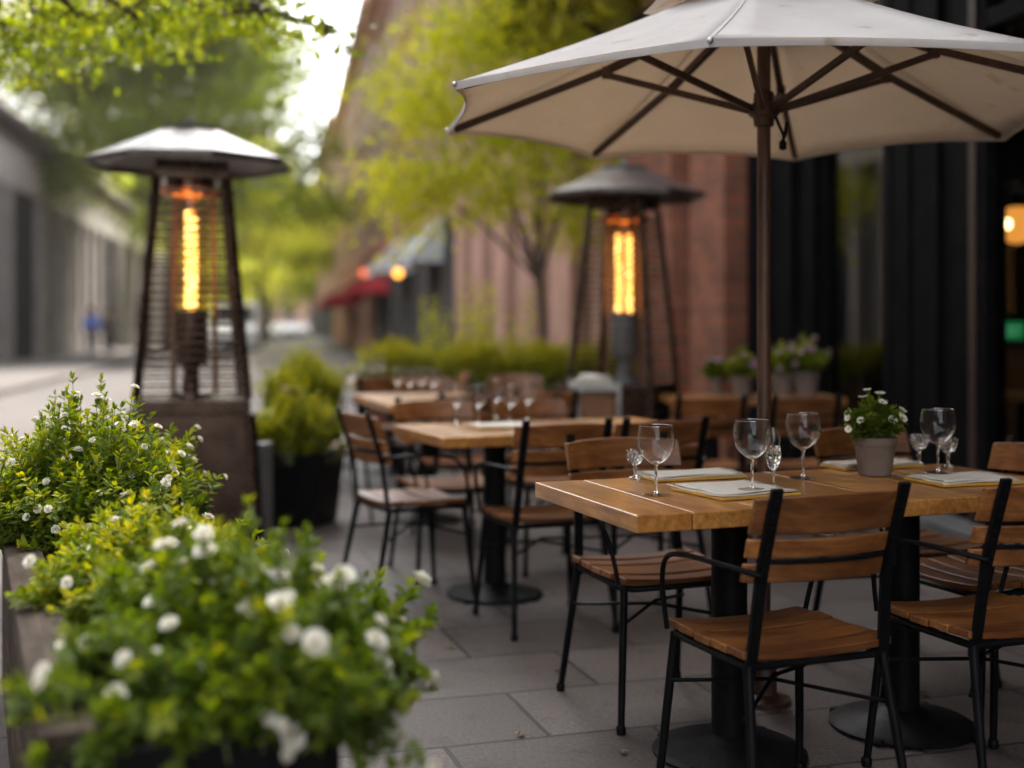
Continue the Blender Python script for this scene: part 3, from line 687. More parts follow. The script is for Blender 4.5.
# ---- hedge in timber planters
HG='hedges in the planters at the end of the terrace'; PG='timber planters in a row at the terrace end'
labs=['left end of the row','second from the left end','third from the left end','right end beside the far heater']
for i in range(4):
    x=-1.12+i*.70; y=12.2+.02*i
    r=thing('timber_planter','brown timber planter with black corner posts at the '+labs[i],'planter',(x,y,0),0,PG)
    b=MB()
    for k in range(5):
        b.tint=random.random(); b.span((-.27,-.25,.06+k*.106),(.27,.25,.06+k*.106+.1))
    b.build('boards',M['box_wood'],r,bevel=.006)
    for sx in(-.30,.30):
        for sy in(-.25,.25): b=MB(); b.span((sx-.03,sy-.03,0),(sx+.03,sy+.03,.64)); b.build('corner_post',M['frame_black'],r)
    r=thing('hedge','light green hedge in the timber planter at the '+labs[i],'hedge',(x,y,.58),0,HG)
    shrub(r,(0,0,.24),(.37,.29,.24),340,10,.05,.032,M['leaf_box'],0.0,.5,1,.003,.66,.9)

# ================================================================== FURNITURE
def rot2(a,x,y): return (math.cos(a)*x-math.sin(a)*y, math.sin(a)*x+math.cos(a)*y)
CG='slatted bistro chairs on the terrace'
def make_chair():
    root=thing('bistro_chair','','chair',(0,0,0),0,CG)
    # seat: five dished slats across, each with its own grain
    b=MB(); y0=-.195; dp=.078
    for i in range(5):
        b.tint=random.random(); ya=y0+i*dp+.004; yb=ya+dp-.008; n=8; vs=[]
        wid=.205 if i<4 else .196
        for k in range(n+1):
            x=-wid+2*wid*k/n; z=.452-.012*(1-(x/wid)**2)+(-.006 if i==4 else 0)*1.0+.006*abs(i-2)/2
            zb=z-.02
            vs+=[(x,ya,zb),(x,yb,zb),(x,yb,z),(x,ya,z)]
        fs=[]
        for k in range(n):
            o=4*k; fs+=[(o,o+1,o+5,o+4),(o+1,o+2,o+6,o+5),(o+2,o+3,o+7,o+6),(o+3,o,o+4,o+7)]
        fs+=[(3,2,1,0),(4*n,4*n+1,4*n+2,4*n+3)]
        b.add(vs,fs)
    b.build('seat',M['chair_wood'],root,30,.003)
    # lean of the back
    def lean(z): t=(z-.42)/.40; return -.185-.105*t-.015*t*t
    def slat(z0,z1,name,arch=0):
        b=MB(); b.tint=random.random(); n=12; vs=[]; w=.205
        for k in range(n+1):
            x=-w+2*w*k/n; q=(x/w)**2; cv=.045*q
            za=z0; zb=z1-arch*q
            ya,yb=lean(za)+cv+.004,lean(zb)+cv+.004
            vs+=[(x,ya,za),(x,ya+.018,za),(x,yb+.018,zb),(x,yb,zb)]
        fs=[]
        for k in range(n):
            o=4*k; fs+=[(o,o+1,o+5,o+4),(o+1,o+2,o+6,o+5),(o+2,o+3,o+7,o+6),(o+3,o,o+4,o+7)]
        fs+=[(3,2,1,0),(4*n,4*n+1,4*n+2,4*n+3)]
        b.add(vs,fs); b.build(name,M['chair_wood'],root,30,.003)
    slat(.728,.822,'back_slat',.010); slat(.672,.716,'back_slat'); slat(.614,.658,'back_slat')
    # flat steel straps with rivets carry the slats
    for sx in(-1,1):
        x=.172*sx; cv=.045*(.172/.205)**2; b=MB()
        zs=[.395,.46,.54,.62,.70,.78,.835]
        for a,c in zip(zs[:-1],zs[1:]):
            ca=cv*min(1,max(0,(a-.42)/.2)); cc=cv*min(1,max(0,(c-.42)/.2))
            b.bar((x+.012*sx*(1-min(1,(a-.395)/.2)),lean(a)+ca-.003,a-.001),(x+.012*sx*(1-min(1,(c-.395)/.2)),lean(c)+cc-.003,c+.001),.028,.011,(0,1,.25))
        for z in(.745,.775,.805,.685,.703,.626,.645):
            b.lathe([(.006,0),(.005,.004),(0,.0055)],8,(x,lean(z)+cv-.009,z),0,Matrix.Rotation(R(100),3,'X'))
        b.build('back_strap',M['black_metal'],root,40)
    b=MB(); pts=[(x,lean(.665)+.045*(x/.205)**2+.002,.665) for x in np.linspace(-.185,.185,9)]; b.tube(pts,.0065,6); b.build('back_rod',M['black_metal'],root,40)
    # frame ring under the seat
    b=MB(); ring=[(-.185,-.185,.418),(.185,-.185,.418),(.19,.15,.418),(.165,.188,.418),(-.165,.188,.418),(-.19,.15,.418),(-.185,-.185,.418)]
    b.tube(ring,.010,8); b.tube([(-.19,0,.418),(.19,0,.418)],.007,6)
    b.tube([(-.198,.16,.30),(0,.0,.325),(.20,-.19,.30)],.0055,6); b.tube([(.198,.16,.30),(0,.0,.335),(-.20,-.19,.30)],.0055,6)
    b.build('seat_frame',M['black_metal'],root,50)
    for sx in(-1,1):
        for (ya,yb) in((.165,.205),(-.182,-.262)):
            b=MB(); b.tube([(.185*sx,ya,.42),(.213*sx,yb,.012)],[.0125,.0105],10); b.lathe([(.0,0),(.013,0),(.0145,.006),(.0145,.022),(.011,.026)],10,(.2135*sx,yb,0))
            b.build('leg',M['black_metal'],root,50)
        b=MB(); pts=[]
        P0=[Vector((.178*sx,lean(.635)+.02,.635)),Vector((.235*sx,-.15,.65)),Vector((.25*sx,.0,.648)),Vector((.245*sx,.10,.625)),Vector((.228*sx,.155,.55)),Vector((.205*sx,.172,.43))]
        # smooth the rod
        def cr(p0,p1,p2,p3,t): return .5*((2*p1)+(-p0+p2)*t+(2*p0-5*p1+4*p2-p3)*t*t+(-p0+3*p1-3*p2+p3)*t**3)
        PP=[P0[0]]+P0+[P0[-1]]
        for i in range(len(P0)-1):
            for t in (0,.25,.5,.75): pts.append(cr(PP[i],PP[i+1],PP[i+2],PP[i+3],t))
        pts.append(P0[-1]); b.tube(pts,.0068,7); b.build('armrest',M['black_metal'],root,50)
    return root
chair0=make_chair(); _first=[True]
def chair(x,y,deg,label):
    if _first[0]:
        _first[0]=False; chair0.location=(x,y,0); chair0.rotation_euler=(0,0,R(deg)); chair0['label']=label; return chair0
    return dup(chair0,(x,y,0),R(deg),label)

TG='honey wood terrace tables'
def table(name,label,x,y,deg,Lx,Wy,peds,h=.75,thick=.043,axis='v',group=TG,seed=0):
    root=thing('terrace_table',label,'table',(x,y,0),R(deg),group)
    rnd=random.Random(seed); b=MB()
    if axis=='v':
        e=[0,.15]
        while e[-1]<Lx-.28: e.append(e[-1]+rnd.choice((.085,.19,.22,.25)))
        e.append(Lx)
        for i,(a,c) in enumerate(zip(e[:-1],e[1:])):
            b.tint=rnd.random(); dz=rnd.uniform(-.0008,.0008); b.span((a+.0013,rnd.uniform(-.001,.001),h-thick+dz),(c-.0013,Wy+rnd.uniform(-.001,.001),h+dz))
    b.build('tabletop',M['table_wood'],root,bevel=.0035)
    for (px_,py_) in peds:
        b=MB(); b.lathe([(0,h-thick-.003),(.16,h-thick-.003),(.16,h-thick-.012),(.05,h-thick-.02),(.05,.06),(.075,.05),(.085,.04),(.2,.022),(.215,.012),(.215,.006),(0,.006)],36,(px_,py_,0))
        for k in range(4):
            a=math.pi/2*k+.6; b.lathe([(0,0),(.02,0),(.022,.012),(.015,.02),(0,.02)],10,(px_+.205*math.cos(a),py_+.205*math.sin(a),0))
        b.build('pedestal',M['cast_iron'],root,40)
    return root

T1=table('t','large honey wood table in front with the daisy pot and four wine glasses',.293,2.95,20,1.42,.67,[(.485,.41),(1.09,.44)],seed=3)
T2=table('t','honey wood table in the middle row set with five wine glasses',-.275,4.98,22,1.22,.70,[(.40,.46)],seed=5)
T3=table('t','pale wood table behind the middle one near the shrub pots',-.70,7.05,17,.72,1.15,[(.36,.55)],seed=8)
T4=table('t','farthest small pale table near the far end of the hedge',-1.22,9.7,15,.75,.8,[(.37,.4)],seed=9)
T5=table('t','narrow wood table by the brick piers carrying four flower pots',.98,7.62,3,1.08,.55,[(.3,.28),(.8,.28)],seed=11)

chair(.647,3.09,21,'nearest chair seen from behind, pushed up to the front edge of the large table')
chair(1.235,3.28,20,'chair seen from behind at the right edge of the photo by the large table')
chair(.45,3.93,200,'chair facing the camera on the far side of the large table, at its left end')
p=rot2(R(20),1.5,.95); chair(.28+p[0],2.95+p[1],202,'dim chair on the far side of the large table behind the daisy pot')
p=rot2(R(20),1.40,.44); chair(.28+p[0],2.95+p[1],112,'chair at the right hand end of the large table, turned left')
chair(-.44,5.50,-62,'chair with curved armrests at the left end of the middle table, facing right')
chair(.12,5.07,20,'chair seen from behind at the near side of the middle table, left one')
chair(.52,5.20,19,'chair seen from behind at the near side of the middle table, right one')
chair(-.31,6.04,201,'far side chair of the middle table, behind the left wine glasses')
chair(.18,6.22,203,'far side chair of the middle table, behind the right wine glasses')
chair(-1.12,7.75,-70,'chair beside the black shrub pot, facing right to the pale table')
chair(-.30,7.02,18,'chair seen from behind in front of the pale table, left one')
chair(.12,7.25,15,'chair seen from behind in front of the pale table, right one near the service stand')
chair(-.55,8.75,195,'chair on the far side of the pale table, facing the camera')
chair(-.62,9.95,100,'chair at the right of the farthest table, facing left')
chair(-1.0,9.35,14,'chair seen from behind in front of the farthest table')
chair(.05,9.3,185,'dim chair in the far row just before the hedge')
chair(1.02,6.78,4,'chair seen from behind in front of the flower pot table, left one')
chair(1.52,6.82,5,'chair seen from behind in front of the flower pot table, behind the parasol pole')

# ---- glasses
def wine_mesh(root,h=.178,r=.049):
    b=MB()
    k=h/.178; rr=r/.0455
    outer=[(.003,.0775),(.008,.0795),(.014,.083),(.0215,.0885),(.028,.095),(.034,.103),(.039,.112),(.0425,.121),(.0447,.130),(.0455,.138),(.0454,.145),(.0443,.154),(.0425,.165),(.0395,.178)]
    b.lathe([(x_*rr,z_*k) for x_,z_ in outer],40); b.build('bowl',M['glass_thin'],root,60)
    b=MB(); b.tube([(.0394*rr*math.cos(t),.0394*rr*math.sin(t),.178*k) for t in np.linspace(0,2*math.pi,41)],.0009,6,False); b.build('rim',M['glass_rim'],root,60)
    b=MB(); b.lathe([(0,.084*k),(.008*rr,.0835*k),(.011*rr,.086*k),(.006*rr,.0875*k),(0,.088*k)],20); b.build('bowl_base',M['glass_solid'],root,60)
    b=MB(); b.lathe([(0,.0046),(.006,.0075),(.0045,.011),(.0037,.016),(.0034,.05),(.004,.072),(.006,.077),(0,.0778)],28); b.build('stem',M['glass_solid'],root,60)
    b=MB(); b.lathe([(0,.0005),(.033*rr,.0005),(.0336*rr,.0018),(.022,.0036),(.0065,.0062)],32); b.build('foot',M['glass_thin'],root,60)
GG='wine glasses on the tables'
wg0=thing('wine_glass','','wine glass',(0,0,0),0,GG); wine_mesh(wg0); _fw_=[True]
def wine(x,y,label,k=1.0,z=.752):
    if _fw_[0]: o=wg0; o.location=(x,y,z); o['label']=label; _fw_[0]=False
    else: o=dup(wg0,(x,y,z),random.random()*6,label)
    o.scale=(k,k,k); return o
def on_table(px,py,z=.75): Y=F*(EYE-z)/(py-325); return ((px-512)/F*Y,Y)
x,y=on_table(656,496); wine(x,y,'wine glass at the left end of the large table, leftmost there',1.03)
x,y=on_table(752,491,.763); wine(x,y,'wine glass standing on the napkin in the middle of the large table',1.03,.766)
x,y=on_table(803,479); wine(x,y,'wine glass left of the daisy pot, alone on bare wood',1.06)
x,y=on_table(938,474,.763); wine(x,y,'wine glass right of the daisy pot, standing on the far right napkin',1.05,.766)
for i,(px,py) in enumerate([(456,424),(478,425),(496,419),(510,424),(527,421)]):
    x,y=on_table(px,py); wine(x,y,('first','second','third','fourth','fifth')[i]+' from the left of the five wine glasses on the middle table',.98+.03*(i%3))
for i,(px,py) in enumerate([(397,397),(410,399),(421,397),(433,399)]):
    x,y=on_table(px,py); wine(x,y,('leftmost','second','third','rightmost')[i]+' of the four blurred wine glasses on the pale table behind',1.0)
for i,(px,py) in enumerate([(352,380),(362,378),(372,380),(381,379)]):
    x,y=on_table(px,py); wine(x,y,('leftmost','second','third','rightmost')[i]+' of the tiny wine glasses on the farthest table',1.0)
# cut crystal pieces: faceted walls
def crystal(kind,label,x,y,prof,n=10,z=.752,group=None):
    r=thing(kind,label,'glass',(x,y,z),.3,group); b=MB()
    H=prof[-1][1]; rings=[]
    for i,(rr,zz) in enumerate(prof): rings.append((rr,zz))
    vs=[];fs=[]
    for i,(rr,zz) in enumerate(rings):
        for k in range(2*n):
            a=math.pi*(k+(i%2))/n; q=rr*(1.0 if k%2==0 else .86)
            vs.append((q*math.cos(a),q*math.sin(a),zz))
    m=2*n
    for i in range(len(rings)-1):
        for k in range(m):
            k2=(k+1)%m
            fs+=[(i*m+k,i*m+k2,(i+1)*m+k2),(i*m+k,(i+1)*m+k2,(i+1)*m+k)]
    fs.append(tuple(reversed(range(m)))); fs.append(tuple((len(rings)-1)*m+k for k in range(m)))
    b.add(vs,fs); b.build('cut_body',M['glass_solid'],r)
    return r
def goblet(label,x,y,k=1.0,z=.752):
    r=thing('cut_goblet',label,'glass',(x,y,z),.3,'small cut crystal goblets')
    b=MB(); n=9; m=2*n; prof=[(.010,.048),(.021,.056),(.027,.068),(.031,.082),(.034,.098)]; inn=[(.032,.098),(.026,.080),(.020,.064),(.006,.056)]
    vs=[];fs=[]
    for i,(rr,zz) in enumerate(prof+inn):
        for j in range(m):
            a=math.pi*(j+(i%2))/n; q=rr*(1.0 if j%2==0 or i>=len(prof) else .87); vs.append((q*math.cos(a)*k,q*math.sin(a)*k,zz*k))
    for i in range(len(prof+inn)-1):
        for j in range(m):
            j2=(j+1)%m; fs+=[(i*m+j,i*m+j2,(i+1)*m+j2),(i*m+j,(i+1)*m+j2,(i+1)*m+j)]
    fs.append(tuple(reversed(range(m)))); fs.append(tuple((len(prof+inn)-1)*m+j for j in range(m))); b.add(vs,fs); b.build('bowl',M['glass_solid'],r)
    b=MB(); b.lathe([(0,.0005),(.022*k,.0005),(.022*k,.003),(.007*k,.008),(.0045*k,.02),(.006*k,.032),(.0045*k,.042),(.010*k,.0478),(0,.0478)],16); b.build('stem',M['glass_solid'],r,60)
def flute(label,x,y):
    r=thing('crystal_flute',label,'glass',(x,y,.752),.2); b=MB(); n=8; m=2*n
    prof=[(.006,.05),(.014,.06),(.020,.075),(.0225,.09),(.022,.105),(.0195,.118)]
    vs=[];fs=[]
    for i,(rr,zz) in enumerate(prof):
        for j in range(m):
            a=math.pi*(j+(i%2))/n; q=rr*(1 if j%2==0 else .85); vs.append((q*math.cos(a),q*math.sin(a),zz))
    for i in range(len(prof)-1):
        for j in range(m):
            j2=(j+1)%m; fs+=[(i*m+j,i*m+j2,(i+1)*m+j2),(i*m+j,(i+1)*m+j2,(i+1)*m+j)]
    fs.append(tuple(reversed(range(m)))); fs.append(tuple((len(prof)-1)*m+j for j in range(m))); b.add(vs,fs); b.build('cut_bowl',M['glass_solid'],r)
    b=MB(); b.lathe([(.0195,.1185),(.0205,.13),(.0185,.15),(.013,.168),(.0122,.168),(.0177,.15),(.0197,.13)],20); b.build('lip',M['glass_thin'],r,60)
    b=MB(); b.lathe([(0,.0005),(.028,.0005),(.028,.0025),(.008,.007),(.0042,.016),(.004,.044),(.006,.0498),(0,.0498)],20); b.build('stem',M['glass_solid'],r,60)
x,y=on_table(773,489); flute('slim cut crystal flute close beside the wine glass on the napkin',x,y)
x,y=on_table(635,479); goblet('small cut crystal goblet behind the leftmost wine glass',x,y,.85)
x,y=on_table(919,466); goblet('small cut crystal goblet just right of the daisy pot',x,y,1.0)
x,y=on_table(948,468); goblet('small cut crystal goblet hidden behind the right wine glass',x,y,.95)

# ---- napkins folded over gold edged menus
NG='white napkins on gold edged menu cards'
def menu(label,x,y,deg,w,d,seed):
    rnd=random.Random(seed)
    r=thing('menu_card',label,'menu',(x,y,.7515),R(deg),NG)
    b=MB(); b.span((-w/2,-d/2,0),(w/2,d/2,.0075)); b.build('cover',M['card_gold'],r,bevel=.0012)
    b=MB(); n=10; 
    for layer in range(2):
        z0=.0078+.0042*layer; sx=1-.06*layer; vs=[];fs=[]
        for j in range(n+1):
            for i in range(n+1):
                u=i/n-.5; v=j/n-.5
                xx=u*w*.98*sx+.004*math.sin(7*v+seed)+(.03 if layer==0 and i==n else 0)*(v+.5); yy=v*d*.97*sx+.003*math.sin(9*u+seed)
                zz=z0+.0035+.0016*math.sin(6*u+3*v+seed+layer)+.0012*math.sin(13*v+2*seed)
                vs.append((xx,yy,zz))
        for j in range(n):
            for i in range(n): a=j*(n+1)+i; fs.append((a,a+1,a+n+2,a+n+1))
        b.add(vs,fs)
    o=b.build('napkin',M['white_cloth'],r,60); s=o.modifiers.new('thick','SOLIDIFY'); s.thickness=.0028; s.offset=-1
x,y=on_table(735,493); menu('white napkin on a gold edged menu under the middle wine glass',x,y,26,.25,.24,1)
x,y=on_table(690,477.5); menu('white napkin on a gold edged menu behind the left wine glass',x,y,20,.30,.15,2)
x,y=on_table(964,482); menu('white napkin on a gold edged menu at the right end under a wine glass',x,y,17,.27,.19,3)
x,y=on_table(872,467); menu('white napkin on a gold edged menu half hidden behind the daisy pot',x,y,20,.30,.13,4)
x,y=on_table(500,428); menu('white napkin on a gold edged menu among the five wine glasses',x,y,20,.26,.2,5)

# ---- daisy pot
x,y=on_table(875,475)
dp=thing('daisy_pot','small brown clay pot of white daisies on the large table','flower pot',(x,y,.752),0)
b=MB(); b.lathe([(0,.0),(.047,.0),(.0485,.006),(.060,.088),(.063,.089),(.0655,.112),(.0635,.113),(.059,.105),(.056,.098),(0,.096)],36)
b.build('pot',M['clay'],dp,40)
b=MB(); b.lathe([(0,.104),(.0575,.0985)],24); b.build('soil',M['soil'],dp)
tips=shrub(dp,(0,0,.15),(.105,.10,.085),95,7,.034,.014,M['leaf_shrub'],.1,.18,0,.0011,.30,.45)
put_flowers(dp,tips,26,.0145,size_var=.25,double=False,lift=.018,pick=lambda t:t[0][2]>.14)

# flower pots on the far table
PK=[(742,398,.9,'pink and green flowers in a clay pot at the left end of the far table',M['pink_petal']),(716,394,.75,'leafy little clay pot leftmost on the far table by the brick pier',M['pink_petal']),(782,397,1.05,'tall pink flowering pot behind the parasol pole',M['pink_petal']),(806,398,1.1,'pink flowering pot at the right end of the far table',M['pink_petal'])]
for i,(px,py,k,lab,mt) in enumerate(PK):
    x,y=on_table(px,py); y=min(max(y,7.78),8.1); x=(px-512)/F*y
    r=thing('potted_flower',lab,'flower pot',(x,y,.752),0,'flower pots on the far table')
    b=MB(); b.lathe([(0,0),(.058*k,0),(.072*k,.115*k),(.078*k,.117*k),(.08*k,.14*k),(.074*k,.14*k),(.07*k,.12*k),(0,.12*k)],24); b.build('pot',M['clay'],r,40)
    tips=shrub(r,(0,0,.21*k),(.14*k,.13*k,.13*k),60,7,.045,.018,M['leaf_shrub'],.12*k,.3,0,.0018,.4,.5)
    put_flowers(r,tips,14,.02,mt,.25,True,.015,lambda t:t[0][2]>.18)

# ---- parasol
UX,UY=.803,3.985
um=thing('parasol','big off white canvas parasol with brown pole over the large table','parasol',(UX,UY,0),0)
Rr,zr,za=1.078,.677+1.2,2.34; ang0=R(252)
def rimp(i): a=ang0+i*math.pi/4; return Vector((Rr*math.cos(a),Rr*math.sin(a),zr))
b=MB(); NS,NT=8,10; r_in=.10
apex=Vector((0,0,za))
for i in range(8):
    A,B=rimp(i),rimp(i+1); vs=[];fs=[]
    for t in range(NT+1):
        f=r_in+(1-r_in)*t/NT
        for s in range(NS+1):
            u=s/NS; e=apex.lerp(A.lerp(B,u),f)
            k=4*u*(1-u); sag=.030*k*f*(1-.55*f)
            e=e+Vector((0,0,-sag)); 
            pull=1-.045*k*(f**4); e=Vector((e.x*pull,e.y*pull,e.z+.02*k*f**6)); e.z-=.035*math.sin(math.pi*f)*.6
            vs.append(e)
    for t in range(NT):
        for s in range(NS): a=t*(NS+1)+s; fs.append((a,a+NS+1,a+NS+2,a+1))
    b.add(vs,fs)
o=b.build('canopy',M['canvas'],um,35); sm=o.modifiers.new('thick','SOLIDIFY'); sm.thickness=.003; sm.offset=1
for i in range(8):
    A=rimp(i); pts=[]
    for t in range(NT+1):
        f=r_in+(1-r_in)*t/NT; e=apex.lerp(A,f); e.z+=.0036-.021*math.sin(math.pi*f); pts.append(e)
    b=MB()
    for p_,q_ in zip(pts[:-1],pts[1:]): b.bar(p_,q_,.010,.0012)
    b.build('seam',M['canvas'],um)
# hem along the rim
b=MB()
for i in range(8):
    A,B=rimp(i),rimp(i+1); pts=[]
    for s in range(NS+1):
        u=s/NS; e=A.lerp(B,u); k=4*u*(1-u); q=1-.045*k; pts.append(Vector((e.x*q,e.y*q,e.z+.02*k-.009)))
    for p_,q_ in zip(pts[:-1],pts[1:]): b.bar(p_,q_,.004,.020)
b.build('hem',M['canvas'],um)
b=MB()
for i in range(8):
    A,B=rimp(i)*.36,rimp(i+1)*.36; zc=2.222
    A.z=B.z=zc; ap=Vector((0,0,2.40)); vs=[];fs=[]
    for t in range(5):
        f=.1+.9*t/4
        for s in range(7):
            u=s/6; e=ap.lerp(A.lerp(B,u),f); k=4*u*(1-u); vs.append(Vector((e.x*(1-.04*k*f),e.y*(1-.04*k*f),e.z-.018*k*f*(1-f)+.006*k*f)))
    for t in range(4):
        for s in range(6): a=t*7+s; fs.append((a,a+7,a+8,a+1))
    b.add(vs,fs)
o=b.build('vent_cap',M['canvas'],um,35); sm=o.modifiers.new('thick','SOLIDIFY'); sm.thickness=.003; sm.offset=1
b=MB(); b.lathe([(.028,2.37),(.03,2.41),(.02,2.43),(.024,2.45),(.016,2.475),(0,2.485)],14); b.build('finial',M['brown_pole'],um,40)
b=MB(); b.tube([(0,0,.02),(0,0,2.37)],.0215,14); b.build('pole',M['brown_pole'],um,40)
b=MB(); b.lathe([(.023,1.83),(.032,1.835),(.034,1.86),(.048,1.868),(.05,1.90),(.034,1.908),(.032,1.94),(.023,1.945)],16); b.build('runner',M['brown_pole'],um,40)
b=MB(); b.lathe([(.0215,2.22),(.045,2.225),(.045,2.26),(.0215,2.265)],16); b.build('hub',M['brown_pole'],um,40)
for i in range(8):
    d=rimp(i); dn=Vector((d.x,d.y,0)).normalized()
    r0=dn*.04+Vector((0,0,2.235)); r1=Vector((d.x*.975,d.y*.975,zr-.004))
    mid=r0.lerp(r1,.47)-Vector((0,0,.022)); 
    b=MB(); b.bar(r0,mid,.020,.026); b.bar(mid,r1,.018,.022); b.build('rib',M['brown_pole'],um,bevel=.002)
    b=MB(); b.bar(dn*.045+Vector((0,0,1.885)),mid-Vector((0,0,.014)),.015,.021); b.span((mid.x-.014,mid.y-.014,mid.z-.026),(mid.x+.014,mid.y+.014,mid.z+.012)); b.build('strut',M['brown_pole'],um,bevel=.002)
    b=MB(); b.lathe([(0,-.008),(.006,-.005),(.008,0),(.006,.005),(0,.008)],10,(d.x*1.003,d.y*1.003,zr-.004)); b.build('rib_tip',M['steel'],um,50)
b=MB(); b.tube([(.03,-.03,1.86),(.055,-.035,1.80),(.05,-.04,1.765),(.06,-.035,1.80),(.065,-.03,1.84)],.005,6); b.lathe([(0,1.75),(.012,1.755),(.013,1.775),(.006,1.785),(0,1.786)],10,(.052,-.04,0)); b.build('pull_cord',M['black_metal'],um,40)
b=MB(); b.lathe([(0,0),(.085,0),(.085,.014),(.055,.022),(.042,.03),(.040,.24),(.034,.25),(.022,.25)],24); b.build('base',M['brown_pole'],um,40)

# ---- pyramid heaters
HT='pyramid patio heaters'
def heater(label,x,y,ph,coils,rod_r,colr):
    root=thing('patio_heater',label,'patio heater',(x,y,0),ph,HT)
    # corners on the local diagonals
    def corner(k,r): a=math.pi/2*k+math.pi/4; return Vector((r*math.cos(a),r*math.sin(a),0))
    rb,rt,zb,zt=.395,.252,.815,1.975
    def rad(z): return rb+(rt-rb)*(z-zb)/(zt-zb)
    # base cabinet
    b=MB()
    for z0,z1,ra,rc in((.03,.735,.455,.402),):
        vs=[corner(k,ra)+Vector((0,0,z0)) for k in range(4)]+[corner(k,rc)+Vector((0,0,z1)) for k in range(4)]
        b.add(vs,[(0,1,5,4),(1,2,6,5),(2,3,7,6),(3,0,4,7),(3,2,1,0),(4,5,6,7)])
    cab=b.build('cabinet',M['bronze'],root,bevel=.006)
    b=MB()
    for k in range(4):
        a0,a1=corner(k,.461)+Vector((0,0,.02)),corner(k,.406)+Vector((0,0,.74)); b.bar(a0,a1,.05,.05,(math.cos(math.pi/2*k+math.pi/4),math.sin(math.pi/2*k+math.pi/4),0))
    vs=[corner(k,.415)+Vector((0,0,.738)) for k in range(4)]+[corner(k,.412)+Vector((0,0,.812)) for k in range(4)]
    b.add(vs,[(0,1,5,4),(1,2,6,5),(2,3,7,6),(3,0,4,7),(3,2,1,0),(4,5,6,7)])
    vs=[corner(k,.475)+Vector((0,0,0)) for k in range(4)]+[corner(k,.475)+Vector((0,0,.03)) for k in range(4)]
    b.add(vs,[(0,1,5,4),(1,2,6,5),(2,3,7,6),(3,0,4,7),(3,2,1,0),(4,5,6,7)])
    b.build('base_frame',M['bronze'],root,bevel=.004)
    # handle on the near door
    q=(corner(2,.40)+corner(3,.40))/2
    for k in range(4):
        b=MB(); b.bar(corner(k,rb)+Vector((0,0,zb)),corner(k,rt)+Vector((0,0,zt)),.034,.034,(math.cos(math.pi/2*k+math.pi/4),math.sin(math.pi/2*k+math.pi/4),0)); b.build('corner_post',M['bronze'],root,bevel=.003)
    # louvre bars on each face
    for k in range(4):
        b=MB(); n=25
        for i in range(n):
            z=zb+.03+(zt-zb-.10)*i/(n-1); a0,a1=corner(k,rad(z)*.985),corner(k+1,rad(z)*.985); a0.z=a1.z=z; b.bar(a0,a1,.005,.0105)
        b.build('guard_grille',M['bronze'],root)
    # burner, quartz tube, glowing coils
    b=MB(); b.lathe([(0,.813),(.11,.815),(.105,.84),(.05,.85),(.04,.95),(.045,.96),(.045,.985),(.085,.99),(.088,1.0),(.088,1.25),(.095,1.255),(.095,1.275),(0,1.276)],24); b.build('burner',M['grey_metal'] if colr else M['bronze'],root,40)
    b=MB(); b.lathe([(.09,1.279),(.09,1.93)],28); b.build('quartz_tube',M['amber_glass'],root,60)
    for (dx,) in coils:
        w=Matrix.Rotation(-ph,3,'Z')@Vector((dx,0,0))
        b=MB(); turns=24; pts=[]
        for i in range(turns*8+1):
            t=i/(turns*8); a=2*math.pi*turns*t; pts.append((w.x+rod_r*math.cos(a),w.y+rod_r*math.sin(a),1.285+.52*t))
        b.tube(pts,.0062,4); b.build('heating_coil',M['coil'],root)
        b=MB(); b.tube([(w.x,w.y,1.28),(w.x,w.y,1.815)],rod_r*.82,12); b.build('heating_rod',M['rod_glow'],root,60)
    for sx in(-1,1):
        w=Matrix.Rotation(-ph,3,'Z'); q0=w@Vector((sx*.115,.07,0)); b=MB(); b.bar(q0+Vector((0,0,.83)),q0*.9+Vector((0,0,1.93)),.03,.004,w@Vector((sx*.3,1,0))); b.build('copper_strip',M['bar_wood'],root)
    b=MB(); b.tube([(0,0,1.82),(0,0,1.95)],.014,8); b.build('flame_rod',M['copper'],root,50)
    # four copper reflectors round the top of the tube, warm from the flame
    for k in range(4):
        a=math.pi/2*k+.5; b=MB(); b.lathe([(0,-.055),(.035,-.048),(.058,-.03),(.066,0)],16,(.115*math.cos(a),.115*math.sin(a),1.93)); b.build('reflector',M['copper'],root,60)
    b=MB(); b.lathe([(0,-.05),(.022,-.045),(.036,-.025),(.04,0),(.03,.02)],14,(0,0,1.915)); b.build('ember_cup',M['ember'],root,60)
    # collar
    b=MB(); rc=.262
    vs=[corner(k,rc)+Vector((0,0,1.968)) for k in range(4)]+[corner(k,rc)+Vector((0,0,2.06)) for k in range(4)]
    b.add(vs,[(0,1,5,4),(1,2,6,5),(2,3,7,6),(3,0,4,7),(3,2,1,0),(4,5,6,7)])
    b.lathe([(.12,1.966),(.13,1.962),(.13,1.93),(.12,1.928)],20)
    b.build('collar',M['bronze'],root,bevel=.004)
    # eight sided hood with folded edge
    b=MB(); n=8; pr=[(.16,2.232),(.545,2.072)]
    prof=[(0,2.215),(.16,2.214),(.535,2.060),(.537,2.040),(.546,2.040),(.548,2.072),(.165,2.236),(0,2.24)]
    hb=MB(); hb.lathe(prof,n,phase=math.pi/8-ph+R(3)); hb.build('hood',M['hood_steel'],root,25,.003)
    b=MB(); b.lathe([(.0,2.243),(.15,2.243),(.152,2.256),(.03,2.268),(.018,2.27),(.016,2.285),(.024,2.298),(.017,2.313),(0,2.317)],24); b.build('cap',M['grey_metal'],root,40)
    return root
heater('near pyramid patio heater with one glowing coil beside the white flowering shrubs',-1.72,6.7,R(-29-45),[(0.0,)],.028,False)
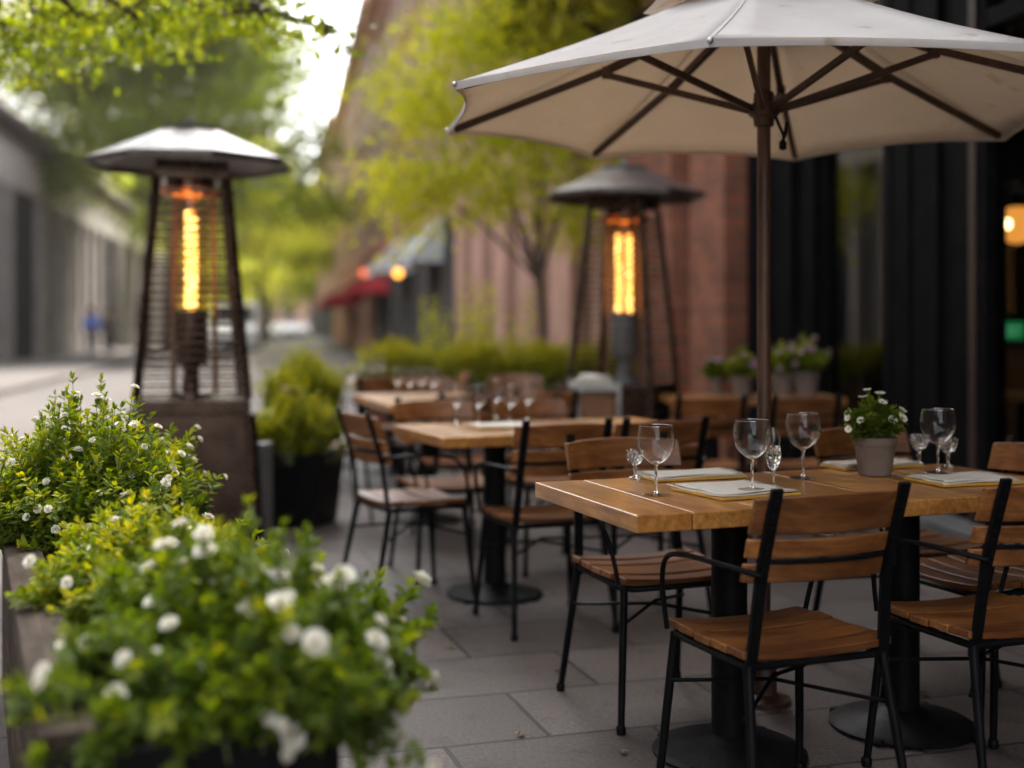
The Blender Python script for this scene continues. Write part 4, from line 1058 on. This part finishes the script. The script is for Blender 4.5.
heater('far pyramid patio heater with two glowing coils near the brick piers',.753,8.4,R(20-45),[(-.036,),(.034,)],.016,True)

# small steel stand beside the far heater
ss=thing('service_stand','small steel service stand with white cloth on top beside the far heater','stand',(.50,7.62,0),R(6))
b=MB(); b.span((-.105,-.12,.08),(.105,.12,.80)); b.build('cabinet',M['bar_wood'],ss,bevel=.004)
b=MB()
for sx in(-.125,.125):
    for sy in(-.14,.14): b.span((sx-.014,sy-.014,0),(sx+.014,sy+.014,.86))
b.span((-.14,-.155,.803),(.14,.155,.83)); b.build('frame',M['steel'],ss,bevel=.003)
nf=thing('folded_napkins','rumpled stack of white folded napkins on the steel service stand','napkins',(.50,7.62,.832),R(6)); b=MB()
for i in range(4):
    n=8; vs=[];fs=[]
    for j in range(n+1):
        for k in range(n+1): vs.append(((k/n-.5)*(.22-.02*i),(j/n-.5)*(.24-.02*i),.008+.016*i+.006*math.sin(5*k/n+i*2)*math.cos(4*j/n+i)))
    for j in range(n):
        for k in range(n): a=j*(n+1)+k; fs.append((a,a+1,a+n+2,a+n+1))
    b.add(vs,fs)
o=b.build('napkin_stack',M['white_cloth'],nf,60); sm=o.modifiers.new('t','SOLIDIFY'); sm.thickness=.012; sm.offset=-1; o.location=(0,0,.005)

# ---- grey post next to the near heater
gp=thing('barrier_post','short flat grey metal post between the near heater and the black shrub pot','post',((264-512)/F*6.75,6.75,0),R(-15))
b=MB(); b.span((-.03,-.05,.012),(.03,.05,.565)); b.build('post_body',M['grey_metal'],gp,bevel=.004)
b=MB(); b.span((-.07,-.09,0),(.07,.09,.011)); b.build('foot_plate',M['grey_metal'],gp)

# ---- black square pots with round shrubs
def pot(label,x,y,w,h,deg):
    r=thing('square_pot',label,'planter',(x,y,0),R(deg)); b=MB(); a=w*.40; c=w*.5
    vs=[(-a,-a,0),(a,-a,0),(a,a,0),(-a,a,0),(-c,-c,h),(c,-c,h),(c,c,h),(-c,c,h),(-c+.03,-c+.03,h),(c-.03,-c+.03,h),(c-.03,c-.03,h),(-c+.03,c-.03,h),(-c+.03,-c+.03,h-.05),(c-.03,-c+.03,h-.05),(c-.03,c-.03,h-.05),(-c+.03,c-.03,h-.05)]
    b.add(vs,[(3,2,1,0),(0,1,5,4),(1,2,6,5),(2,3,7,6),(3,0,4,7),(4,5,9,8),(5,6,10,9),(6,7,11,10),(7,4,8,11),(8,9,13,12),(9,10,14,13),(10,11,15,14),(11,8,12,15)]); b.build('pot',M['cast_iron'],r,bevel=.006)
    b=MB(); b.span((-c+.031,-c+.031,h-.09),(c-.031,c-.031,h-.052)); b.build('soil',M['soil'],r)
pot('black tapered square pot right of the near heater',-1.29,7.55,.44,.44,-14)
r=thing('round_shrub','bushy green shrub spilling over the nearer black square pot','shrub',(-1.29,7.55,.38),0,'round shrubs in black pots')
shrub(r,(0,-.04,.20),(.30,.30,.30),330,10,.042,.025,M['leaf_box'],0.0,.35,0,.003,.46,.8)
pot('black square pot farther back, hidden behind the nearer one',-1.56,9.4,.46,.50,-14)
r=thing('round_shrub','rounded green shrub in the farther black pot','shrub',(-1.56,9.4,.45),0,'round shrubs in black pots')
shrub(r,(0,0,.28),(.36,.34,.34),300,10,.05,.03,M['leaf_box'],0.0,.3,0,.003,.46,.8)

# ---- long planter in the foreground
PL=thing('long_planter','long weathered grey planter with a black front end in the left foreground','planter',(-.667,1.777,0),R(23.5))
W_,Ln_,H_=.43,2.55,.62
b=MB(); 
for i in range(4):
    b.tint=random.random(); b.span((.004,.02,.02+i*.142),(.045,Ln_,.02+i*.142+.136))
b.build('side_panel',M['grey_wood'],PL,bevel=.004)
b=MB(); b.span((W_-.045,.02,.02),(W_-.004,Ln_,.585)); b.build('side_panel',M['grey_wood'],PL,bevel=.004)
b=MB(); b.span((-.001,-.02,.005),(W_+.001,.017,.586)); b.build('end_panel',M['cast_iron'],PL,bevel=.004)
b=MB(); b.span((.046,Ln_-.04,.02),(W_-.046,Ln_-.003,.585)); b.build('end_panel',M['grey_wood'],PL)
b=MB(); b.tint=.35; b.span((-.012,-.005,.59),(.078,Ln_+.02,H_)); b.tint=.6; b.span((W_-.078,-.005,.59),(W_+.012,Ln_+.02,H_)); b.tint=.5; b.span((.081,Ln_-.06,.591),(W_-.081,Ln_+.02,H_-.001)); b.build('rim',M['grey_wood'],PL,bevel=.005)
b=MB(); b.span((.05,.02,.4),(W_-.05,Ln_-.045,.55)); b.build('soil',M['soil'],PL)
def in_planter(x,y,z): p=rot2(R(23.5),x,y); return (-.667+p[0],1.777+p[1],z)
FS='flowering shrubs in the long planter'
r=thing('flowering_shrub','near blurred flowering shrub with big white blooms at the front of the planter','shrub',in_planter(.30,.30,.55),R(21),FS)
tips=shrub(r,(.03,-.04,.05),(.37,.46,.26),680,11,.038,.022,M['leaf_shrub'],0.0,.22,0,.0022,.26,.75)
put_flowers(r,tips,84,.0175,size_var=.35,lift=.030,pick=lambda t:t[0][2]>-.05 and (t[0][1]<.2 or random.random()<.4))
r=thing('flowering_shrub','yellow tipped middle shrub between the near blooms and the taller far shrub','shrub',in_planter(.27,1.0,.55),R(21),FS)
tips=shrub(r,(.0,.0,.08),(.30,.42,.19),400,11,.036,.017,M['leaf_shrub'],0.0,.45,0,.002,.46,.7)
put_flowers(r,tips,42,.0145,size_var=.3,lift=.025,pick=lambda t:t[0][2]>.05)
r=thing('flowering_shrub','taller far shrub with small white flowers against the near heater','shrub',in_planter(.25,1.78,.55),R(21),FS)
tips=shrub(r,(-.03,.10,.14),(.37,.50,.34),720,13,.038,.0165,M['leaf_shrub'],0.0,.5,0,.0019,.32,.65)
put_flowers(r,tips,100,.0135,size_var=.3,lift=.027,pick=lambda t:t[0][2]>-.08)

rl=random.Random(21)
for i,(px,py,lab) in enumerate([(449,650,'brown curled leaf lying on the pavers left of the front table'),(437,687,'tiny dry leaf on the large paver near the white shrub'),(560,672,'yellowed leaf lying on the pavers left of the nearest chair legs'),(930,695,'dry leaf on the dark pavers between the chairs at the right'),(520,738,'small brown leaf on the pavers at the bottom middle'),(620,752,'dry leaf beside the left foot of the nearest chair')]):
    Y=F*EYE/(py-325); x=(px-512)/F*Y
    r=thing('fallen_leaf',lab,'leaf',(x,Y,.004),rl.uniform(0,6),'fallen leaves on the pavers')
    leaf_obj('blade',[(0,0,.002),(.012,.004,.003)],[(1,.1,.12),(.5,.8,.1)],[(0,0,1),(0,.2,1)],[.035,.022],[.02,.014],np.array([.2,.6]),M['dry_leaf'],r)
# ================================================================== FAR THINGS
def wheel(parent,x,y,r=.33,w=.2):
    b=MB(); Mx=Matrix.Rotation(R(90),3,'Y'); b.lathe([(r*.62,-w/2),(r*.95,-w/2),(r,-w*.3),(r,w*.3),(r*.95,w/2),(r*.62,w/2)],20,(x,y,r),0,Mx); wo=b.build('wheel',M['tyre'],parent,40)
    b=MB(); b.lathe([(0,-w*.42),(r*.5,-w*.4),(r*.62,-w*.46),(r*.62,w*.46),(r*.5,w*.4),(0,w*.42)],16,(x,y,r),0,Mx); b.build('rim',M['steel'],wo,40)
def vehicle(name,label,cat,x,y,rz,prof,glassprof,wd,mat,wheels,group=None,win=True):
    """profile along y (front at -y), pushed across x"""
    r=thing(name,label,cat,(x,y,-.12),rz,group)
    b=MB(); b.extrude(prof,'x',-wd/2,wd/2); b.build('body',mat,r,35,.06)
    if glassprof:
        b=MB(); b.extrude(glassprof,'x',-wd/2+.10,wd/2-.10); b.build('cabin_glass',M['pane_dark'],r,35,.04)
    for wy in wheels:
        for sx in(-1,1): wheel(r,sx*(wd/2-.1),wy)
    f=min(p[0] for p in prof)
    for sx in(-1,1):
        b=MB(); b.span((sx*(wd/2-.28)-.16,f-.02,.62),(sx*(wd/2-.28)+.16,f+.08,.80)); b.build('headlight',M['lamp_lens'],r,bevel=.02)
    b=MB(); b.span((-.5,f-.03,.40),(.5,f+.05,.58)); b.build('grille',M['frame_black'],r,bevel=.01)
    b=MB(); b.span((-wd/2+.04,f-.05,.22),(wd/2-.04,f+.04,.36)); b.build('bumper',M['tyre'],r,bevel=.02)
    return r
p=at(236,0,58)
van=vehicle('delivery_van','white van with dark windscreen driving up the street behind the near heater','van',p.x,58,FR,
   [(-2.6,.3),(2.6,.3),(2.6,2.3),(-1.2,2.32),(-1.9,1.35),(-2.55,1.12)],None,2.05,M['car_white'],(-1.7,1.7))
b=MB(); b.add([(-.86,-1.86,1.42),(.86,-1.86,1.42),(.82,-1.29,2.2),(-.82,-1.29,2.2),(-.86,-1.80,1.40),(.86,-1.80,1.40),(.82,-1.20,2.2),(-.82,-1.20,2.2)],[(0,1,2,3),(7,6,5,4),(0,3,7,4),(1,5,6,2),(3,2,6,7),(0,4,5,1)])
b.build('windscreen',M['pane_dark'],van)
for sx in(-1,1):
    b=MB(); b.span((sx*1.03-.012,-1.35,1.42),(sx*1.03+.012,-.55,2.02)); b.build('side_window',M['pane_dark'],van)
    b=MB(); b.span((sx*1.18-.08,-1.55,1.3),(sx*1.18+.08,-1.45,1.62)); b.span((sx*1.06-.06,-1.52,1.42),(sx*1.06+.06,-1.48,1.47)); b.build('wing_mirror',M['tyre'],van,bevel=.02)
carp=[(-2.2,.28),(2.2,.28),(2.22,.85),(1.9,.95),(-1.1,.98),(-2.1,.80)]
cabp=[(-1.25,.96),(1.75,.94),(1.3,1.44),(-.35,1.46)]
CGp='cars parked far down the street'
for (px,Y,mt,lab) in [(272,104,'car_silver','silver car parked far down the street, right of the van'),(288,118,'car_dark','dark car parked far down the street'),(301,132,'car_white','small white car parked at the far end of the street')]:
    p=at(px,0,Y); v_=vehicle('parked_car',lab,'car',p.x,Y,FR,carp,cabp,1.8,M[mt],(-1.35,1.35),CGp)
    b=MB(); b.extrude([(-.38,1.452),(1.22,1.442),(1.2,1.49),(-.3,1.50)],'x',-.74,.74); b.build('roof',M[mt],v_,35)

def person(label,x,y,h,coat,legs,step=.12,rz=0):
    r=thing('person',label,'person',(x,y,0),rz); s=h/1.75
    V=[(0,0,.95),(0,0,1.12),(0,.0,1.32),(0,.0,1.46),(0,-.01,1.56),(0,-.02,1.66),(0,-.02,1.74),
       (.19,0,1.42),(.25,.04,1.17),(.24,-.05,.95),(.24,-.08,.86),(-.19,0,1.42),(-.25,-.04,1.17),(-.24,.06,.95),(-.24,.09,.86),
       (.10,0,.90),(.11,-step,.50),(.11,-step*.6,.09),(.12,-step*.6-.15,.045),(-.10,0,.90),(-.11,step*.3,.50),(-.11,step*1.5,.12),(-.12,step*1.5-.15,.05)]
    E=[(0,1),(1,2),(2,3),(3,4),(4,5),(5,6),(2,7),(7,8),(8,9),(9,10),(2,11),(11,12),(12,13),(13,14),(0,15),(15,16),(16,17),(17,18),(0,19),(19,20),(20,21),(21,22)]
    Rd=[.13,.13,.15,.06,.055,.095,.08,.07,.05,.04,.04,.07,.05,.04,.04,.095,.065,.045,.04,.095,.065,.045,.04]
    def skin(name,ids,grow,mat,parent):
        mp={i:k for k,i in enumerate(ids)}; me=bpy.data.meshes.new(name)
        me.from_pydata([tuple(c*s for c in V[i]) for i in ids],[(mp[a],mp[c]) for a,c in E if a in mp and c in mp],[]); me.materials.append(mat)
        o=bpy.data.objects.new(name,me); C.objects.link(o); o.parent=parent
        o.modifiers.new('skin','SKIN')
        for k,i in enumerate(ids):
            sv=me.skin_vertices[0].data[k]; q=(Rd[i]+grow)*s; sv.radius=(q,q*.8); sv.use_root=(k==0)
        sd=o.modifiers.new('sub','SUBSURF'); sd.levels=1; sd.render_levels=1; return o
    skin('body',list(range(23)),0,M['skin'],r)
    skin('jacket',[0,1,2,7,8,9,11,12,13],.02,coat,r)
    skin('trousers',[0,15,16,17,19,20,21],.018,legs,r)
    b=MB(); b.lathe([(0,.115),(.06,.10),(.095,.055),(.10,0),(.09,-.04)],14,(0,.012,1.685*s)); b.build('hair',M['hair'],r,60)
    return r
p=at(92,0,45.0); person('pedestrian in a bright blue coat walking along the left pavement',p.x,45,1.82,M['blue_cloth'],M['navy_cloth'],.14,R(185))
p=at(109,0,46.5); person('pedestrian in dark clothes walking beside the one in blue',p.x,46.5,1.72,M['dark_cloth'],M['dark_cloth'],.10,R(180))

HAZE=.0003
# ================================================================== LIGHT, AIR, CAMERA
w=bpy.data.worlds.new('World'); scene.world=w; w.use_nodes=True; nt=w.node_tree; nt.nodes.clear()
out=nt.nodes.new('ShaderNodeOutputWorld'); bg=nt.nodes.new('ShaderNodeBackground')
sky=nt.nodes.new('ShaderNodeTexSky'); sky.sky_type='NISHITA'; sky.sun_disc=False
SUN_EL,SUN_AZ=52,16        # azimuth from +Y, negative to the left
sky.sun_elevation=R(SUN_EL); sky.sun_rotation=R(SUN_AZ); sky.dust_density=3.0; sky.air_density=1.0; sky.ozone_density=1.0
hs=nt.nodes.new('ShaderNodeHueSaturation'); hs.inputs['Saturation'].default_value=.22
L(nt,sky.outputs[0],hs.inputs['Color'])
L(nt,hs.outputs[0],bg.inputs[0]); bg.inputs[1].default_value=.15; L(nt,bg.outputs[0],out.inputs[0])
sl=bpy.data.lights.new('sun','SUN'); sl.energy=2.7; sl.angle=R(10); sl.color=(1,.9,.76)
so=bpy.data.objects.new('sun',sl); C.objects.link(so)
d=Vector((math.sin(R(SUN_AZ))*math.cos(R(SUN_EL)),math.cos(R(SUN_AZ))*math.cos(R(SUN_EL)),math.sin(R(SUN_EL))))
so.rotation_euler=d.to_track_quat('Z','Y').to_euler()

m,nt,out=newmat('haze'); pv=nt.nodes.new('ShaderNodeVolumePrincipled'); pv.inputs['Color'].default_value=(.93,.91,.88,1); pv.inputs['Density'].default_value=HAZE; pv.inputs['Anisotropy'].default_value=.3
L(nt,pv.outputs[0],out.inputs['Volume'])
b=MB(); b.span((-155,-65,-1.2),(155,305,40)); hz=b.build('haze',m); hz['kind']='stuff'
cam=bpy.data.cameras.new('camera'); co=bpy.data.objects.new('camera',cam); C.objects.link(co)
cam.sensor_width=36; cam.lens=36*F/1024; cam.shift_y=-59/1024; cam.clip_end=3000; cam.clip_start=.05
co.location=(0,0,EYE); co.rotation_euler=(R(90),0,0)
cam.dof.use_dof=True; cam.dof.focus_distance=3.3; cam.dof.aperture_fstop=(cam.lens/1000)/.039; cam.dof.aperture_blades=0
scene.camera=co
scene.view_settings.view_transform='Standard'; scene.view_settings.look='None'; scene.view_settings.exposure=2.5; scene.view_settings.gamma=1
scene.view_settings.use_curve_mapping=False
cy=scene.cycles; scene.render.engine='CYCLES'
cy.use_denoising=True
try: cy.denoiser='OPENIMAGEDENOISE'
except Exception: pass
cy.max_bounces=14; cy.transparent_max_bounces=16; cy.transmission_bounces=14; cy.diffuse_bounces=4; cy.glossy_bounces=4
cy.sample_clamp_indirect=6; cy.caustics_reflective=False; cy.caustics_refractive=False
